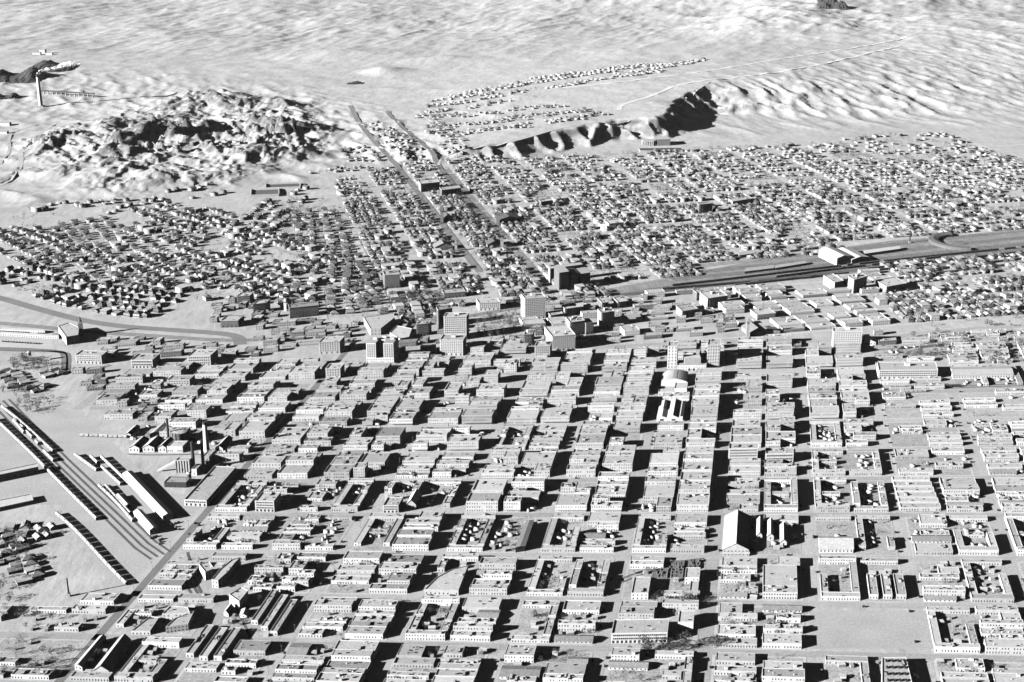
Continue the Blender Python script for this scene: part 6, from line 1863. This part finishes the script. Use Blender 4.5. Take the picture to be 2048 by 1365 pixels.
# freight cars
def boxcar():
    b = MB(); b.box((0, 0), (1, 0), 11.5, 2.9, 1.1, 3.7, M['wall_adobe'])
    r = MB(); r.poly([(-5.9, -1.6, 3.7), (5.9, -1.6, 3.7), (5.9, 0, 4.2), (-5.9, 0, 4.2)], M['roof_pale']); r.poly([(-5.9, 0, 4.2), (5.9, 0, 4.2), (5.9, 1.6, 3.7), (-5.9, 1.6, 3.7)], M['roof_pale'])
    d = MB(); d.box((0, -1.5), (1, 0), 2.2, .12, 1.2, 3.5, M['timber']); d.box((0, 1.5), (1, 0), 2.2, .12, 1.2, 3.5, M['timber'])
    w = [MB(), MB()]
    for k, x in enumerate((-4.2, 4.2)): w[k].box((x, 0), (1, 0), 2.6, 2.3, .25, 1.1, M['iron'])
    return [('body', b.mesh('body')), ('roof', r.mesh('roof')), ('door', d.mesh('door')), ('bogie', w[0].mesh('bogie')), ('bogie', w[1].mesh('bogie'))]
BOX = boxcar()
def darkcar():
    b = MB(); b.box((0, 0), (1, 0), 11.8, 2.9, 1.1, 3.8, M['iron'])
    r = MB(); r.box((0, 0), (1, 0), 12, 3.1, 3.8, 4.0, M['shingle_dark'])
    w = [MB(), MB()]
    for k, x in enumerate((-4.2, 4.2)): w[k].box((x, 0), (1, 0), 2.6, 2.3, .25, 1.1, M['iron'])
    return [('body', b.mesh('body')), ('roof', r.mesh('roof')), ('bogie', w[0].mesh('bogie')), ('bogie', w[1].mesh('bogie'))]
DBOX = darkcar()
def train(px, text, proto=BOX, gapp=.0, maxn=99, off=0.0, name='freight_car', what='boxcar', start=0.0):
    w = densify(px, smooth=False, step=1e9) if len(px) < 3 else densify(px, step=1e9)
    acc = start + 6; n = 0
    for a, b in zip(w[:-1], w[1:]):
        L = math.hypot(b[0] - a[0], b[1] - a[1])
        if L < 1e-6: continue
        u = ((b[0] - a[0]) / L, (b[1] - a[1]) / L)
        while acc < L and n < maxn:
            if rr.random() > gapp:
                n += 1
                x, y = a[0] + u[0] * acc - u[1] * off, a[1] + u[1] * acc + u[0] * off
                ppx, ppy = proj(x, y)
                if -20 < ppx < 2068 and ppy < 1380:
                    root = thing(name, (x, y, .25), '%s %s from the %s, %s' % (ordw(n), what, 'left' if px[0][0] <= px[-1][0] else 'right', text), 'freight car', text, math.atan2(u[1], u[0]))
                    for nm, me in proto:
                        o = bpy.data.objects.new(nm, me); COL.objects.link(o); o.parent = root
            acc += 12.9
        acc -= L
train([(113, 1030), (135, 1048), (160, 1072), (190, 1105), (220, 1138), (252, 1170)], 'long curved string beside the bare lot', what='boxcar')
train([(-10, 840), (60, 906), (112, 960), (150, 998), (195, 1043)], 'string on the outer yard track', what='boxcar')
train([(4, 816), (45, 848), (106, 905)], 'paired string at the upper left of the yard', what='boxcar')
train([(16, 830), (50, 862), (78, 892)], 'short string inside the paired one', gapp=.25)
train([(22, 838), (44, 862), (60, 885)], 'broken string in the upper yard', gapp=.4)
train([(198, 974), (230, 1004), (266, 1045)], 'string left of the gable fronted shed')
train([(212, 975), (262, 1032)], 'second string left of the gable fronted shed', gapp=.2)
train([(150, 912), (194, 944)], 'short string in the middle yard')
train([(182, 916), (215, 948), (245, 975)], 'string behind the longest pale shed', gapp=.1)
train([(203, 917), (240, 952), (292, 1004), (332, 1030)], 'string right of the longest pale shed', gapp=.05)
train([(252, 940), (276, 962), (300, 985), (318, 1002)], 'outermost string by the yard road', gapp=.25)
train([(88, 905), (108, 925)], 'stub string in the centre of the yard')
train([(160, 873), (262, 877)], 'string below the gas works spur')
E_ = [([(1325, 580), (1500, 566), (1620, 557)], 'dark train nearest the street crossing'), ([(1345, 573), (1480, 558), (1600, 543), (1780, 523), (2048, 496)], 'long dark train through the middle of the east yard'),
      ([(1470, 573), (1620, 556), (1700, 548)], 'dark cars behind the tall white warehouse'), ([(1552, 556), (1650, 543), (1760, 530), (1890, 515)], 'long dark train below the workshop'),
      ([(1735, 545), (1800, 537), (1850, 531)], 'dark cars right of the mast'), ([(1735, 540), (1830, 529)], 'second dark cars right of the mast'), ([(1845, 534), (1870, 530)], 'few dark cars in the open yard'),
      ([(1836, 546), (1930, 533), (2048, 519)], 'dark train in the right part of the yard'), ([(1790, 560), (1900, 546), (2048, 528)], 'lowest dark train of the yard'), ([(1348, 533), (1420, 525), (1480, 518)], 'dark cars on the upper yard tracks'),
      ([(1580, 505), (1640, 498)], 'dark cars left of the workshop'), ([(1900, 523), (2048, 505)], 'dark cars near the right edge')]
for px, t in E_: train(px, t, DBOX, .06, what='dark car')
train([(1782, 779), (1930, 774)], 'passenger cars on the siding below the long factory', DBOX, 0, what='coach', name='railway_coach')
train([(0, 667), (60, 670), (118, 674)], 'coaches between the depot platforms', DBOX, .2, what='coach', name='railway_coach')
train([(1800, 786), (1860, 784)], 'flat string on the lower siding', BOX, 0)

# telegraph poles along the diagonal road and bottom street
def pole():
    m = MB(); m.cyl((0, 0), .18, .12, 0, 10, M['bark'], 6)
    c = MB(); c.box((0, 0), (1, 0), 2.4, .14, 9.0, 9.15, M['bark']); c.box((0, 0), (1, 0), 2.0, .14, 8.3, 8.45, M['bark'])
    return m.mesh('shaft'), c.mesh('crossarm')
PM = pole()
for i in range(13):
    for (px, txt) in ((sx_at(380, 1350 - i * 42) - 12, 'left side of the diagonal road'), (sx_at(706, 1350 - i * 42) + 8, 'street left of the arc walled store')):
        py = 1350 - i * 42
        if inA(px, py) or 'diagonal' in txt:
            x, y = G(px, py); root = thing('telegraph_pole', (x, y, 0), '%s telegraph pole from the near end, %s' % (ordw(i + 1), txt), 'pole', 'telegraph poles')
            for nm, me in zip(('shaft', 'crossarm'), PM):
                o = bpy.data.objects.new(nm, me); COL.objects.link(o); o.parent = root
print('COUNTS', NT, 'houses', len(house_spots), 'sheds', len(shed_spots), 'trees', len(T2), 'objects', len(bpy.data.objects))
